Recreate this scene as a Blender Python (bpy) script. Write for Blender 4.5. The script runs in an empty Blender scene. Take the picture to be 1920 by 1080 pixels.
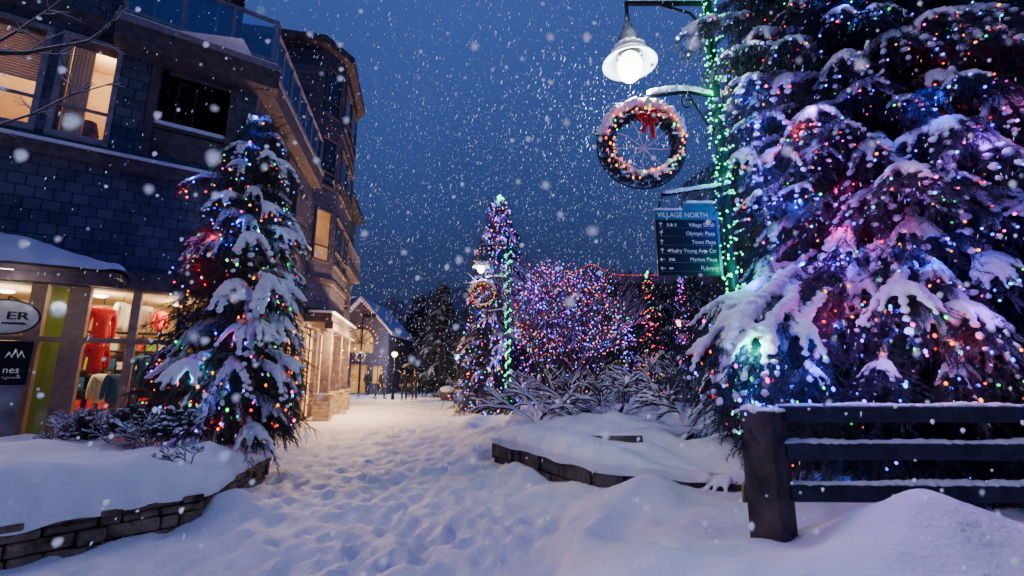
import bpy, math, random
import numpy as np
from mathutils import Vector, Matrix, Euler
random.seed(11); rng=np.random.default_rng(11)
S=bpy.context.scene; COL=S.collection
PT=math.radians(10.62); sp,cp=math.sin(PT),math.cos(PT); F=853.33
CAM=Vector((0,0,1.5))
def ray(px,py):
    x=(px-960)/F; y=(540-py)/F
    return Vector((x,cp-y*sp,sp+y*cp))
def at(px,py,t): return CAM+ray(px,py)*t
def gnd(px,py,z=0.0):
    r=ray(px,py); return CAM+r*((z-1.5)/r.z)
# ---------------------------------------------------------------- materials
def nodes(name):
    m=bpy.data.materials.new(name); m.use_nodes=True
    nt=m.node_tree; return m,nt,nt.nodes['Principled BSDF']
def mat(name,c,rough=.7,ns=6.0,amt=.25,bump=.2,bs=40.0,metal=0.0,spec=.3,bump2=0,bs2=8,d2=.06):
    m,nt,b=nodes(name)
    tc=nt.nodes.new('ShaderNodeTexCoord')
    n=nt.nodes.new('ShaderNodeTexNoise'); n.inputs['Scale'].default_value=ns; n.inputs['Detail'].default_value=6
    nt.links.new(tc.outputs['Object'],n.inputs['Vector'])
    r=nt.nodes.new('ShaderNodeValToRGB')
    r.color_ramp.elements[0].position=.3; r.color_ramp.elements[1].position=.7
    r.color_ramp.elements[0].color=(*[max(0,k*(1-amt)) for k in c],1)
    r.color_ramp.elements[1].color=(*[min(1,k*(1+amt)) for k in c],1)
    nt.links.new(n.outputs['Fac'],r.inputs['Fac']); nt.links.new(r.outputs['Color'],b.inputs['Base Color'])
    b.inputs['Roughness'].default_value=rough; b.inputs['Metallic'].default_value=metal
    b.inputs['Specular IOR Level'].default_value=spec
    if bump>0:
        n2=nt.nodes.new('ShaderNodeTexNoise'); n2.inputs['Scale'].default_value=bs; n2.inputs['Detail'].default_value=5
        nt.links.new(tc.outputs['Object'],n2.inputs['Vector'])
        bp=nt.nodes.new('ShaderNodeBump'); bp.inputs['Strength'].default_value=bump; bp.inputs['Distance'].default_value=.02
        nt.links.new(n2.outputs['Fac'],bp.inputs['Height']); nt.links.new(bp.outputs['Normal'],b.inputs['Normal'])
        if bump2>0:
            n3=nt.nodes.new('ShaderNodeTexNoise'); n3.inputs['Scale'].default_value=bs2; n3.inputs['Detail'].default_value=3
            nt.links.new(tc.outputs['Object'],n3.inputs['Vector'])
            b3=nt.nodes.new('ShaderNodeBump'); b3.inputs['Strength'].default_value=bump2; b3.inputs['Distance'].default_value=d2
            nt.links.new(n3.outputs['Fac'],b3.inputs['Height']); nt.links.new(b3.outputs['Normal'],bp.inputs['Normal'])
    return m
def emis(name,c,st,sample=False):
    m,nt,b=nodes(name)
    b.inputs['Base Color'].default_value=(*[k*.5 for k in c],1)
    b.inputs['Emission Color'].default_value=(*c,1); b.inputs['Emission Strength'].default_value=st
    if not sample:
        m.cycles.emission_sampling='NONE'
    return m
def shingle(name,ang,c1,c2,mort,bw=.22,rh=.19):
    m,nt,b=nodes(name)
    tc=nt.nodes.new('ShaderNodeTexCoord'); vr=nt.nodes.new('ShaderNodeVectorRotate'); vr.rotation_type='Z_AXIS'
    vr.inputs['Angle'].default_value=-ang
    nt.links.new(tc.outputs['Object'],vr.inputs['Vector'])
    sx=nt.nodes.new('ShaderNodeSeparateXYZ'); cx=nt.nodes.new('ShaderNodeCombineXYZ')
    nt.links.new(vr.outputs[0],sx.inputs[0]); nt.links.new(sx.outputs['X'],cx.inputs['X']); nt.links.new(sx.outputs['Z'],cx.inputs['Y'])
    nz=nt.nodes.new('ShaderNodeTexNoise'); nz.inputs['Scale'].default_value=3
    nt.links.new(cx.outputs[0],nz.inputs['Vector'])
    mx=nt.nodes.new('ShaderNodeMix'); mx.data_type='VECTOR'; mx.inputs[0].default_value=.05
    nt.links.new(cx.outputs[0],mx.inputs[4]); nt.links.new(nz.outputs['Color'],mx.inputs[5])
    br=nt.nodes.new('ShaderNodeTexBrick'); br.inputs['Scale'].default_value=1
    br.inputs['Brick Width'].default_value=bw; br.inputs['Row Height'].default_value=rh
    br.inputs['Mortar Size'].default_value=.008; br.inputs['Mortar Smooth'].default_value=.3
    br.inputs['Color1'].default_value=(*c1,1); br.inputs['Color2'].default_value=(*c2,1); br.inputs['Mortar'].default_value=(*mort,1)
    nt.links.new(mx.outputs[1],br.inputs['Vector'])
    n4=nt.nodes.new('ShaderNodeTexNoise'); n4.inputs['Scale'].default_value=1.4; n4.inputs['Detail'].default_value=8; nt.links.new(cx.outputs[0],n4.inputs['Vector'])
    mm=nt.nodes.new('ShaderNodeMix'); mm.data_type='RGBA'; mm.blend_type='MULTIPLY'; mm.inputs[0].default_value=.8
    nt.links.new(br.outputs['Color'],mm.inputs[6]); r2=nt.nodes.new('ShaderNodeValToRGB'); r2.color_ramp.elements[0].position=.3; r2.color_ramp.elements[0].color=(.45,.45,.5,1); r2.color_ramp.elements[1].position=.65; r2.color_ramp.elements[1].color=(1.3,1.25,1.25,1)
    nt.links.new(n4.outputs['Fac'],r2.inputs['Fac']); nt.links.new(r2.outputs['Color'],mm.inputs[7])
    nt.links.new(mm.outputs[2],b.inputs['Base Color'])
    bp=nt.nodes.new('ShaderNodeBump'); bp.inputs['Strength'].default_value=1; bp.inputs['Distance'].default_value=.03; bp.invert=True
    nt.links.new(br.outputs['Fac'],bp.inputs['Height']); nt.links.new(bp.outputs['Normal'],b.inputs['Normal'])
    b.inputs['Roughness'].default_value=.8
    return m
def glassy(name,c=(.6,.7,.9),f=.12):
    m,nt,b=nodes(name)
    tr=nt.nodes.new('ShaderNodeBsdfTransparent'); gl=nt.nodes.new('ShaderNodeBsdfGlossy'); gl.inputs['Roughness'].default_value=.08
    gl.inputs['Color'].default_value=(*c,1)
    ms=nt.nodes.new('ShaderNodeMixShader'); ms.inputs[0].default_value=f
    nt.links.new(tr.outputs[0],ms.inputs[1]); nt.links.new(gl.outputs[0],ms.inputs[2])
    nt.links.new(ms.outputs[0],nt.nodes['Material Output'].inputs['Surface'])
    return m
M={}
M['snow']=mat('snow',(.80,.78,.85),.65,3,.08,.6,34,bump2=.7,bs2=7,d2=.04)
M['snowpad']=mat('planter_snow',(.80,.81,.90),.65,3,.05,.5,26,bump2=.6,bs2=5,d2=.05)
M['snowtree']=mat('tree_snow',(.78,.79,.90),.6,6,.08,.6,45)
M['snowhaze']=mat('haze_dimmed_snow',(.20,.24,.38),.8,3,.2,0)  # misty blue dimness of the distance put into the snow colour
M['snowdim']=mat('dimmed_mid_snow',(.46,.45,.66),.7,5,.25,0)  # snow darkened towards violet, standing for dim mid-distance light
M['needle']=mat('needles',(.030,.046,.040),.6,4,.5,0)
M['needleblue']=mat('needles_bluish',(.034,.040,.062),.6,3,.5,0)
M['needlehaze']=mat('hazed_needles',(.03,.042,.075),.8,1,.4,0)  # distance haze put into the needle colour as blue
M['bark']=mat('bark',(.07,.055,.05),.9,12,.4,.6,60)
M['barkred']=mat('bark_reddish',(.07,.04,.05),.9,12,.4,.3,60)
M['stone']=mat('planter_stone',(.17,.12,.09),.85,5,.8,1,18,bump2=1,bs2=7,d2=.10)
M['darkstone']=mat('dark_planter_stone',(.09,.072,.07),.85,5,.5,.8,22,bump2=.8,bs2=7)
M['tan']=mat('tan_stone',(.42,.32,.20),.8,6,.4,.6,22)
M['trim']=mat('brown_trim',(.11,.078,.09),.7,8,.4,.4,50)
M['trimlight']=mat('pale_trim',(.27,.23,.29),.7,8,.25,.1,50)
M['wood']=mat('weathered_wood',(.060,.046,.048),.8,7,.6,.9,24,bump2=.8,bs2=9,d2=.04)
M['railwood']=mat('blue_dark_wood',(.024,.026,.05),.75,7,.5,.6,30,bump2=.5,bs2=11,d2=.03)
M['black']=mat('black_metal',(.015,.016,.02),.45,10,.2,.1,50,.6)
M['headmetal']=mat('flare_lit_metal',(.11,.13,.16),.45,10,.3,.1,50,.4)  # grey stands in for the flare's light on the head
M['postgreen']=mat('green_metal',(.010,.035,.032),.45,10,.2,.1,50,.4)
M['darkroom']=mat('dark_room',(.035,.028,.034),.9,3,.4,0)
M['darkpane']=mat('dark_window_glass',(.012,.016,.035),.08,2,.3,0,40,0,.8)
M['glass']=glassy('clear_glass')
M['railglass']=glassy('railing_glass',(.35,.45,.75),.35)
M['cream']=mat('cream_wall',(.72,.52,.30),.8,2,.2,0)
M['lime']=mat('lime_wall',(.36,.62,.10),.8,2,.1,0)
M['slate']=mat('slate_roof',(.045,.045,.06),.8,5,.4,.5,20)
M['tealsign']=mat('teal_sign_paint',(.010,.15,.21),.5,8,.2,0)
M['signblack']=mat('dark_sign_paint',(.010,.013,.02),.4,8,.2,0)
M['white']=mat('white_paint',(.8,.8,.8),.6,8,.04,0)
M['lettering']=emis('glowing_white_lettering',(.85,.9,1),.20)  # lettering glows faintly by itself, standing in for light on it
M['red']=mat('red_cloth',(.75,.03,.02),.7,20,.25,.2)
M['ribbon']=mat('red_ribbon',(.5,.012,.012),.5,20,.35,.2)
M['navy']=mat('blue_cloth',(.03,.12,.25),.8,20,.25,.2)
M['darkcloth']=mat('dark_cloth',(.02,.02,.03),.9,20,.3,.2)
M['jeans']=mat('dark_trousers',(.025,.03,.05),.9,20,.3,.2)
M['skin']=mat('skin',(.45,.28,.21),.6,10,.1,0)
M['greyboard']=mat('grey_sign_paint',(.24,.25,.29),.5,4,.5,0)
M['offwhite']=mat('sign_white',(.34,.35,.39),.6,8,.2,0)
M['shopframe']=mat('shop_frame_paint',(.38,.27,.20),.7,8,.2,.1)
def winlit(name,c1,c2,st,sc=1.3):
    m,nt,b=nodes(name); tc=nt.nodes.new('ShaderNodeTexCoord'); n=nt.nodes.new('ShaderNodeTexNoise'); n.inputs['Scale'].default_value=sc
    nt.links.new(tc.outputs['Object'],n.inputs['Vector']); r=nt.nodes.new('ShaderNodeValToRGB')
    r.color_ramp.elements[0].position=.35; r.color_ramp.elements[1].position=.65
    r.color_ramp.elements[0].color=(*c1,1); r.color_ramp.elements[1].color=(*c2,1)
    nt.links.new(n.outputs['Fac'],r.inputs['Fac']); nt.links.new(r.outputs['Color'],b.inputs['Emission Color'])
    nt.links.new(r.outputs['Color'],b.inputs['Base Color']); b.inputs['Emission Strength'].default_value=st
    return m
M['winlit']=winlit('lit_window',(.45,.20,.05),(.95,.58,.24),.85,2.2)
M['winamber']=winlit('amber_window',(.40,.17,.04),(.62,.33,.10),.7)
PAL={'red':(1,.015,.015),'blue':(.03,.07,1),'green':(.01,1,.2),'amber':(1,.27,.02),'magenta':(1,.03,.5),'cyan':(.08,.55,1),'violet':(.32,.06,1),'teal':(.0,1,.42),'white':(1,.9,.8),'rose':(1,.30,.55)}
BM={k:emis('bulb_'+k,v,8 if k in('blue','violet') else (2.6 if k=='rose' else 5)) for k,v in PAL.items()}
# ---------------------------------------------------------------- mesh helpers
def link(o,parent=None,local=False):
    COL.objects.link(o)
    if parent is not None:
        o.parent=parent
        if not local and parent.type=='EMPTY': o.location=-Vector(parent.location)
    return o
def tag(o,label=None,cat=None,group=None,kind=None):
    if label: o['label']=label
    if cat: o['category']=cat
    if group: o['group']=group
    if kind: o['kind']=kind
    return o
def thing(name,label,cat,loc=(0,0,0),group=None,rz=0):
    o=bpy.data.objects.new(name,None); o.empty_display_size=.2; COL.objects.link(o); o.location=loc; o.rotation_euler=(0,0,rz)
    return tag(o,label,cat,group)
def mesh_np(name,V,Fa,m,parent=None,smooth=False,local=False,mats=None,midx=None):
    V=np.asarray(V,dtype=np.float32).reshape(-1,3); Fa=np.asarray(Fa,dtype=np.int32); k=Fa.shape[1]
    me=bpy.data.meshes.new(name); me.vertices.add(len(V)); me.vertices.foreach_set('co',V.ravel())
    me.loops.add(Fa.size); me.loops.foreach_set('vertex_index',Fa.ravel())
    me.polygons.add(len(Fa)); me.polygons.foreach_set('loop_start',np.arange(0,Fa.size,k,dtype=np.int32))
    if smooth: me.polygons.foreach_set('use_smooth',np.ones(len(Fa),dtype=bool))
    if mats:
        for q in mats: me.materials.append(q)
        me.polygons.foreach_set('material_index',np.asarray(midx,dtype=np.int32))
    else: me.materials.append(m)
    me.update(calc_edges=True); me.validate()
    return link(bpy.data.objects.new(name,me),parent,local)
class MB:
    def __init__(s): s.v=[]; s.f=[]
    def add(s,vs,fs):
        o=len(s.v); s.v+= [tuple(x) for x in vs]; s.f+=[tuple(i+o for i in f) for f in fs]
    def quad(s,a,b,c,d): s.add([a,b,c,d],[(0,1,2,3)])
    def hexa(s,p): s.add(p,[(0,3,2,1),(4,5,6,7),(0,1,5,4),(1,2,6,5),(2,3,7,6),(3,0,4,7)])
    def box(s,c,d,rz=0):
        cx,cy,cz=c; hx,hy,hz=[k/2 for k in d]; co,si=math.cos(rz),math.sin(rz)
        p=[]
        for z in (-hz,hz):
            for x,y in ((-hx,-hy),(hx,-hy),(hx,hy),(-hx,hy)): p.append((cx+x*co-y*si,cy+x*si+y*co,cz+z))
        s.hexa(p)
    def fbox(s,fr,u0,u1,w0,w1,z0,z1):
        p=[]
        for z in (z0,z1):
            for u,w in ((u0,w0),(u1,w0),(u1,w1),(u0,w1)): p.append(fr.P(u,w,z))
        s.hexa(p)
    def tube(s,pts,rad,n=8,cap=True):
        pts=[Vector(p) for p in pts]; rs=rad if hasattr(rad,'__len__') else [rad]*len(pts)
        vs=[]; fs=[]; prev=None
        for i,p in enumerate(pts):
            t=(pts[min(i+1,len(pts)-1)]-pts[max(i-1,0)])
            if t.length<1e-6: t=Vector((0,0,1))
            t.normalize()
            if prev is None:
                a=t.orthogonal().normalized()
            else:
                a=(prev-t*prev.dot(t)); a=a.normalized() if a.length>1e-5 else t.orthogonal().normalized()
            prev=a; b=t.cross(a)
            for k in range(n):
                th=2*math.pi*k/n; vs.append(p+(a*math.cos(th)+b*math.sin(th))*rs[i])
        for i in range(len(pts)-1):
            for k in range(n):
                k2=(k+1)%n; fs.append((i*n+k,i*n+k2,(i+1)*n+k2,(i+1)*n+k))
        if cap: fs.append(tuple(range(n-1,-1,-1))); fs.append(tuple((len(pts)-1)*n+k for k in range(n)))
        s.add(vs,fs)
    def lathe(s,prof,c=(0,0,0),n=24):
        vs=[];fs=[]
        for r,z in prof:
            for k in range(n):
                th=2*math.pi*k/n; vs.append((c[0]+r*math.cos(th),c[1]+r*math.sin(th),c[2]+z))
        for i in range(len(prof)-1):
            for k in range(n):
                k2=(k+1)%n; fs.append((i*n+k,i*n+k2,(i+1)*n+k2,(i+1)*n+k))
        s.add(vs,fs)
    def ell(s,c,r,n=10,m=6):
        prof=[(math.sin(math.pi*i/m),-math.cos(math.pi*i/m)) for i in range(m+1)]
        vs=[];fs=[]
        for a,z in prof:
            for k in range(n):
                th=2*math.pi*k/n; vs.append((c[0]+r[0]*max(a,.01)*math.cos(th),c[1]+r[1]*max(a,.01)*math.sin(th),c[2]+r[2]*z))
        for i in range(m):
            for k in range(n):
                k2=(k+1)%n; fs.append((i*n+k,i*n+k2,(i+1)*n+k2,(i+1)*n+k))
        s.add(vs,fs)
    def build(s,name,m,parent=None,smooth=False,local=False,bevel=0):
        me=bpy.data.meshes.new(name); me.from_pydata(s.v,[],s.f); me.materials.append(m)
        if smooth:
            for p in me.polygons: p.use_smooth=True
        me.update()
        o=link(bpy.data.objects.new(name,me),parent,local)
        if bevel:
            b=o.modifiers.new('b','BEVEL'); b.width=bevel; b.segments=2; b.limit_method='ANGLE'
        return o
class Fr:
    def __init__(s,o,d,n): s.o=Vector((*o,0)); s.d=Vector((*d,0)).normalized(); s.n=Vector((*n,0)).normalized()
    def P(s,u,w,z): return s.o+s.d*u+s.n*w+Vector((0,0,z))
    def hit(s,px,py,w=0):
        r=ray(px,py); t=((s.o+s.n*w-CAM).dot(s.n))/r.dot(s.n); p=CAM+r*t
        return (p-s.o).dot(s.d),p.z
def wall(mb,fr,u0,u1,z0,z1,w,holes,rev=.25):
    us=sorted({u0,u1,*[h[0] for h in holes],*[h[1] for h in holes]}); zs=sorted({z0,z1,*[h[2] for h in holes],*[h[3] for h in holes]})
    us=[u for u in us if u0<=u<=u1]; zs=[z for z in zs if z0<=z<=z1]
    for i in range(len(us)-1):
        for j in range(len(zs)-1):
            cu=(us[i]+us[i+1])/2; cz=(zs[j]+zs[j+1])/2
            if any(h[0]<cu<h[1] and h[2]<cz<h[3] for h in holes): continue
            mb.quad(fr.P(us[i],w,zs[j]),fr.P(us[i+1],w,zs[j]),fr.P(us[i+1],w,zs[j+1]),fr.P(us[i],w,zs[j+1]))
    for a,b,c,d in holes:
        for (p,q,r,s_) in (((a,c),(b,c),0,0),((b,c),(b,d),0,0),((b,d),(a,d),0,0),((a,d),(a,c),0,0)):
            mb.quad(fr.P(p[0],w,p[1]),fr.P(q[0],w,q[1]),fr.P(q[0],w-rev,q[1]),fr.P(p[0],w-rev,p[1]))
def evalmesh(o,name=None):
    dg=bpy.context.evaluated_depsgraph_get(); dg.update()
    me=bpy.data.meshes.new_from_object(o.evaluated_get(dg)); o.modifiers.clear(); o.data=me
    return o
def _h(ix,iy,seed):
    n=(ix*374761393+iy*668265263+seed*1274126177).astype(np.int64)&0xffffffff
    n=((n^(n>>13))*1274126177)&0xffffffff
    return ((n^(n>>16))&0xffff)/65535.0
def vn(x,y,sc,seed=0):
    x=np.asarray(x,dtype=float)*sc; y=np.asarray(y,dtype=float)*sc
    ix=np.floor(x).astype(np.int64); iy=np.floor(y).astype(np.int64); fx=x-ix; fy=y-iy
    fx=fx*fx*(3-2*fx); fy=fy*fy*(3-2*fy)
    a=_h(ix,iy,seed);b=_h(ix+1,iy,seed);c=_h(ix,iy+1,seed);d=_h(ix+1,iy+1,seed)
    return (a*(1-fx)+b*fx)*(1-fy)+(c*(1-fx)+d*fx)*fy-.5
def ss(a,b,x):
    t=np.clip((np.asarray(x,dtype=float)-a)/(b-a),0,1); return t*t*(3-2*t)
# ---------------------------------------------------------------- ground
def gauss(x,y,cx,cy,sx,sy,a): return a*np.exp(-((x-cx)/sx)**2-((y-cy)/sy)**2)
FPR=np.random.default_rng(5); FP=[]
for k in range(1300):
    yy=3.0+22*FPR.random()**1.3; xx=-.12*yy-1.0+FPR.normal()*(.8+.05*yy); FP.append((xx,yy,FPR.uniform(-.7,.7),FPR.uniform(.012,.042)))
def hgt(x,y):
    x=np.asarray(x,dtype=float); y=np.asarray(y,dtype=float)
    # warp so the drifts are irregular rather than round
    wx=x+.28*vn(x,y,1.3,81)+.10*vn(x,y,3.1,82); wy=y+.28*vn(x,y,1.3,83)+.10*vn(x,y,3.1,84)
    xe=np.interp(y,[0,2.4,3.8,5.5,7,8.8,12,16,20,26],[.3,-.5,.05,.45,.4,-.6,-.9,-1.2,-1.9,-2.6])+.25*vn(x,y,.9,85)
    d=x-xe
    right=np.interp(y,[0,3,4,5.0,5.5,7,10,20,40],[.5,.50,.42,.24,.16,.16,.22,.32,.2])*ss(0,1.3,d)
    h=right
    h=h+gauss(wx,wy,1.2,4.75,.75,.50,.26)+gauss(wx,wy,2.25,2.75,.50,.48,.32)+gauss(wx,wy,1.55,3.75,.55,.45,.08)+gauss(wx,wy,1.9,3.5,.45,.25,-.10)
    h=h+gauss(wx,wy,2.3,4.75,.40,.40,-.20)+gauss(wx,wy,.75,5.9,.45,.45,.17)+gauss(wx,wy,.1,7.4,.22,.4,.16)
    h=h+gauss(wx,wy,.35,3.05,.45,.25,.12)+gauss(wx,wy,3.2,2.4,.5,.6,.12)+gauss(wx,wy,.6,4.0,.25,.5,.12)
    h=h+gauss(x,y,-.75,9.4,.35,.5,.10)+gauss(x,y,-.6,11.5,.4,.9,.20)+gauss(x,y,-1.1,14.5,.5,1.2,.24)+gauss(x,y,-1.9,19,.5,1.6,.28)+gauss(x,y,-.35,10.3,.3,.3,.18)+gauss(x,y,-1.2,13,.3,.4,.16)
    h=h+gauss(x,y,-3.0,5.15,.28,.3,.30)+gauss(x,y,-3.35,5.9,.3,.4,.12)+gauss(x,y,-3.3,7.2,.5,.4,.10)
    pathy=1-ss(-.3,.5,d)
    far_=np.clip(1.3-y/30,.25,1)
    h=h+pathy*(.06*vn(x,y,1.1,3)+.055*vn(x,y,2.7,4)+.035*vn(x,y,6.3,5)*far_+.022*vn(x,y,13,15)*far_)
    fp=vn(x,y,4.6,9); h=h-pathy*.022*ss(.14,.26,fp)
    h=h+(1-pathy)*(.16*vn(x,y,.8,6)+.13*vn(wx,wy,1.7,7)+.06*vn(wx,wy,3.7,17)+.018*vn(x,y,9,8))
    far=ss(28,60,y); h=h*(1-far)
    return h
ny,nx=640,600
rows=[-3.0]
while rows[-1]<420 and len(rows)<ny: rows.append(rows[-1]+.0092*(rows[-1]+5.2))
rows[-1]=420
ys=np.array(rows); ks=np.linspace(-1.75,1.75,nx)
Y,K=np.meshgrid(ys,ks,indexing='ij'); X=K*(Y+4.2)
Z=hgt(X,Y)
for xx,yy,an,dp in FP:
    iy=np.searchsorted(ys,[yy-.5,yy+.5]); sl_=slice(iy[0],iy[1]); dx=X[sl_]-xx; dy=Y[sl_]-yy; c_,s_=math.cos(an),math.sin(an); a_=dx*c_+dy*s_; b_=-dx*s_+dy*c_
    r2=(a_/.075)**2+(b_/.16)**2; Z[sl_]+= -dp*np.exp(-r2*r2)+dp*.4*np.exp(-(np.sqrt(r2)-1.45)**2*6)
V=np.stack([X,Y,Z],-1).reshape(-1,3); n0=len(ys)
I,J=np.meshgrid(np.arange(n0-1),np.arange(nx-1),indexing='ij'); a=(I*nx+J).ravel()
g=mesh_np('ground',V,np.stack([a,a+1,a+1+nx,a+nx],1),M['snow'],smooth=True); tag(g,kind='structure')
def H(x,y): return float(hgt(x,y))
# ---------------------------------------------------------------- planters
def stone_course_wall(mb,pts,z0,z1,thick,ch=.12):
    for i in range(len(pts)-1):
        a=Vector((*pts[i],0)); b=Vector((*pts[i+1],0)); L=(b-a).length; d=(b-a)/L; n=Vector((d.y,-d.x,0)); rz=math.atan2(d.y,d.x)
        z=z0
        while z<z1-.03:
            hh=min(ch*random.uniform(.6,1.3),z1-z); u=-.02
            while u<L:
                w=random.uniform(.08,.45); w=min(w,L-u+.02); j=random.uniform(-.035,.035)
                c=a+d*(u+w/2)-n*(thick/2+j); mb.box((c.x,c.y,z+hh/2),(w-.008,thick,hh-.006+random.uniform(-.012,.003)),rz+random.uniform(-.05,.05)); u+=w
            z+=hh
def pad(poly,cen,z0,hf,edge=.35,N=460,R=90,name='snow_cap',parent=None,seed=0,over=.05):
    P=[Vector((*p,0)) for p in poly]; L=[(P[(i+1)%len(P)]-P[i]).length for i in range(len(P))]; T=sum(L)
    b=[]
    for k in range(N):
        s=T*k/N; i=0
        while s>L[i]: s-=L[i]; i+=1
        b.append(P[i].lerp(P[(i+1)%len(P)],s/L[i]))
    b=np.array([[v.x,v.y] for v in b])
    for _ in range(3): b=(np.roll(b,1,0)+b*2+np.roll(b,-1,0))/4
    c=np.array(cen); out=b-c; ln=np.linalg.norm(out,axis=1,keepdims=True); on=out/ln
    fs=np.concatenate([[0,0.0],(np.linspace(0,1,R)**1.8)[1:]])
    vs=[]
    for q,f in enumerate(fs):
        xy=c+out*(1-f)
        dist=(f*ln[:,0])
        wob=.10*vn(b[:,0],b[:,1],2.5,seed)+.07*vn(b[:,0],b[:,1],7,seed+1)
        e=np.sqrt(np.clip(1-(1-np.clip(dist/edge,0,1))**2,0,1))
        if q==0: z=np.full(len(b),z0-.04)-.09*np.clip(vn(b[:,0],b[:,1],3,seed+5)+.2,0,1); xy=xy+on*(over*.4)
        else:
            xy=xy+on*((over+wob)*(1-np.clip(dist/.3,0,1)))[:,None]
            z=z0+.05*(e>=0)+e*hf(xy[:,0],xy[:,1])+.04*vn(xy[:,0],xy[:,1],4,seed+2)*e+.025*vn(xy[:,0],xy[:,1],10,seed+3)*e
        vs.append(np.stack([xy[:,0],xy[:,1],z],1))
    V=np.concatenate(vs); Rr=len(fs)
    I,J=np.meshgrid(np.arange(Rr-1),np.arange(N),indexing='ij'); a=I*N+J; b2=I*N+(J+1)%N
    Fa=np.stack([a,b2,b2+N,a+N],-1).reshape(-1,4)
    return mesh_np(name,V,Fa,M['snowpad'],parent,True)
PL=[(-6.4,1.2),(-3.08,4.85),(-3.5,6.9),(-5.3,8.0),(-7.5,6.6),(-9.5,4.2)]
pl=thing('stone_planter','low brown stone planter wall under thick snow in front of the shop','planter',(-4,5,0))
mb=MB(); stone_course_wall(mb,PL[:4],-.15,.26,.26,.10); mb.build('stone_wall',M['stone'],pl,bevel=.020)
mb=MB()
for i in range(3):
    a=Vector((*PL[i],0)); b=Vector((*PL[i+1],0)); L=(b-a).length; d=(b-a)/L; n=Vector((d.y,-d.x,0)); u=0
    while u<L-.05:
        w=min(random.uniform(.3,.8),L-u); c=a+d*(u+w/2)-n*(.14+random.uniform(-.03,.03)); mb.box((c.x,c.y,.295),(w-.015,.34,.06),math.atan2(d.y,d.x)+random.uniform(-.04,.04)); u+=w
mb.build('coping',M['stone'],pl,bevel=.014)
hl=lambda x,y:.27+.22*vn(x,y,.8,21)+.16*vn(x,y,2.0,22)+gauss(x,y,-4.4,4.6,1,.8,.05)-gauss(x,y,-4.0,6.6,.8,.6,.1)
pad(PL,(-5.6,5.0),.33,hl,.30,parent=pl,seed=30)
PR=[(-.32,8.3),(1.05,5.95),(2.5,5.35),(4.6,4.95),(7.5,7),(7,12),(3.0,14.5),(.2,13.5)]
pr=thing('stone_planter','dark raised planter wall heaped with snow to the right of the path','planter',(1.5,7,0))
mb=MB(); stone_course_wall(mb,[(-.2,10.5)]+PR[:4],-.1,.34,.25,.2); mb.build('stone_wall',M['darkstone'],pr,bevel=.014)
hr=lambda x,y:.14+.20*vn(x,y,.9,31)+.20*vn(x,y,2.2,32)+gauss(x,y,1.5,8.3,1.0,.8,.24)+gauss(x,y,2.6,6.6,.7,.5,.14)+gauss(x,y,3.3,9.5,1.2,1.0,.25)
pad(PR,(2.6,9.0),.36,hr,.28,parent=pr,seed=40,over=.08)
iw=thing('garden_edging','short dark timber edging half buried in the snow of the right planter','edging',(1.1,7.3,.4))
mb=MB(); a=at(1045,828,6.9); b=at(1205,828,6.6)
mb.tube([a,(a+b)/2+Vector((0,-.05,0)),b],[.085,.09,.085],8); mb.build('timber',M['darkstone'],iw)
# ---------------------------------------------------------------- instancing
def twig_proto(n,nl,nw,seed,spread=1.0):
    r=np.random.default_rng(seed); V=[];Fa=[]
    def tri(a,b,c): k=len(V); V.extend([a,b,c]); Fa.append((k,k+1,k+2))
    tri((0,-.012,0),(0,.012,0),(.9,0,-.06)); tri((0,0,-.012),(0,0,.012),(.9,0,-.06))
    for i in range(n):
        s=(i+r.random())/n; ph=r.random()*6.283; th=math.radians(r.uniform(22,60))*spread; l=nl*r.uniform(.7,1.2)*(1-.45*s)
        d=np.array([math.cos(th),math.sin(th)*math.cos(ph),math.sin(th)*math.sin(ph)]); p=np.array([s*.92,0,-.06*s])
        q=np.cross(d,r.normal(size=3)); q=q/np.linalg.norm(q)*nw
        tri(tuple(p-q),tuple(p+q),tuple(p+d*l))
    return np.array(V),np.array(Fa)
TW=[twig_proto(40,.24,.013,s) for s in range(4)]
TWW=[twig_proto(26,.34,.030,s+70) for s in range(4)]
TWF=[twig_proto(18,.32,.026,s+10) for s in range(3)]
def ico(sub,jit=0,seed=0):
    import bmesh
    bm=bmesh.new(); bmesh.ops.create_icosphere(bm,subdivisions=sub,radius=1)
    V=np.array([v.co[:] for v in bm.verts]); Fa=np.array([[v.index for v in f.verts] for f in bm.faces]); bm.free()
    if jit: V=V*(1+jit*np.random.default_rng(seed).normal(size=(len(V),1)))
    return V,Fa
IC1=ico(1); IC2=ico(2)
def basis(D,roll):
    D=D/np.linalg.norm(D,axis=1,keepdims=True); up=np.tile([0,0,1.0],(len(D),1)); vert=np.abs(D[:,2])>.95; up[vert]=[1,0,0]
    Yv=np.cross(up,D); Yv/=np.linalg.norm(Yv,axis=1,keepdims=True); Zv=np.cross(D,Yv)
    c=np.cos(roll)[:,None]; s=np.sin(roll)[:,None]
    Y2=Yv*c+Zv*s; Z2=-Yv*s+Zv*c
    return np.stack([D,Y2,Z2],-1)
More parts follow.
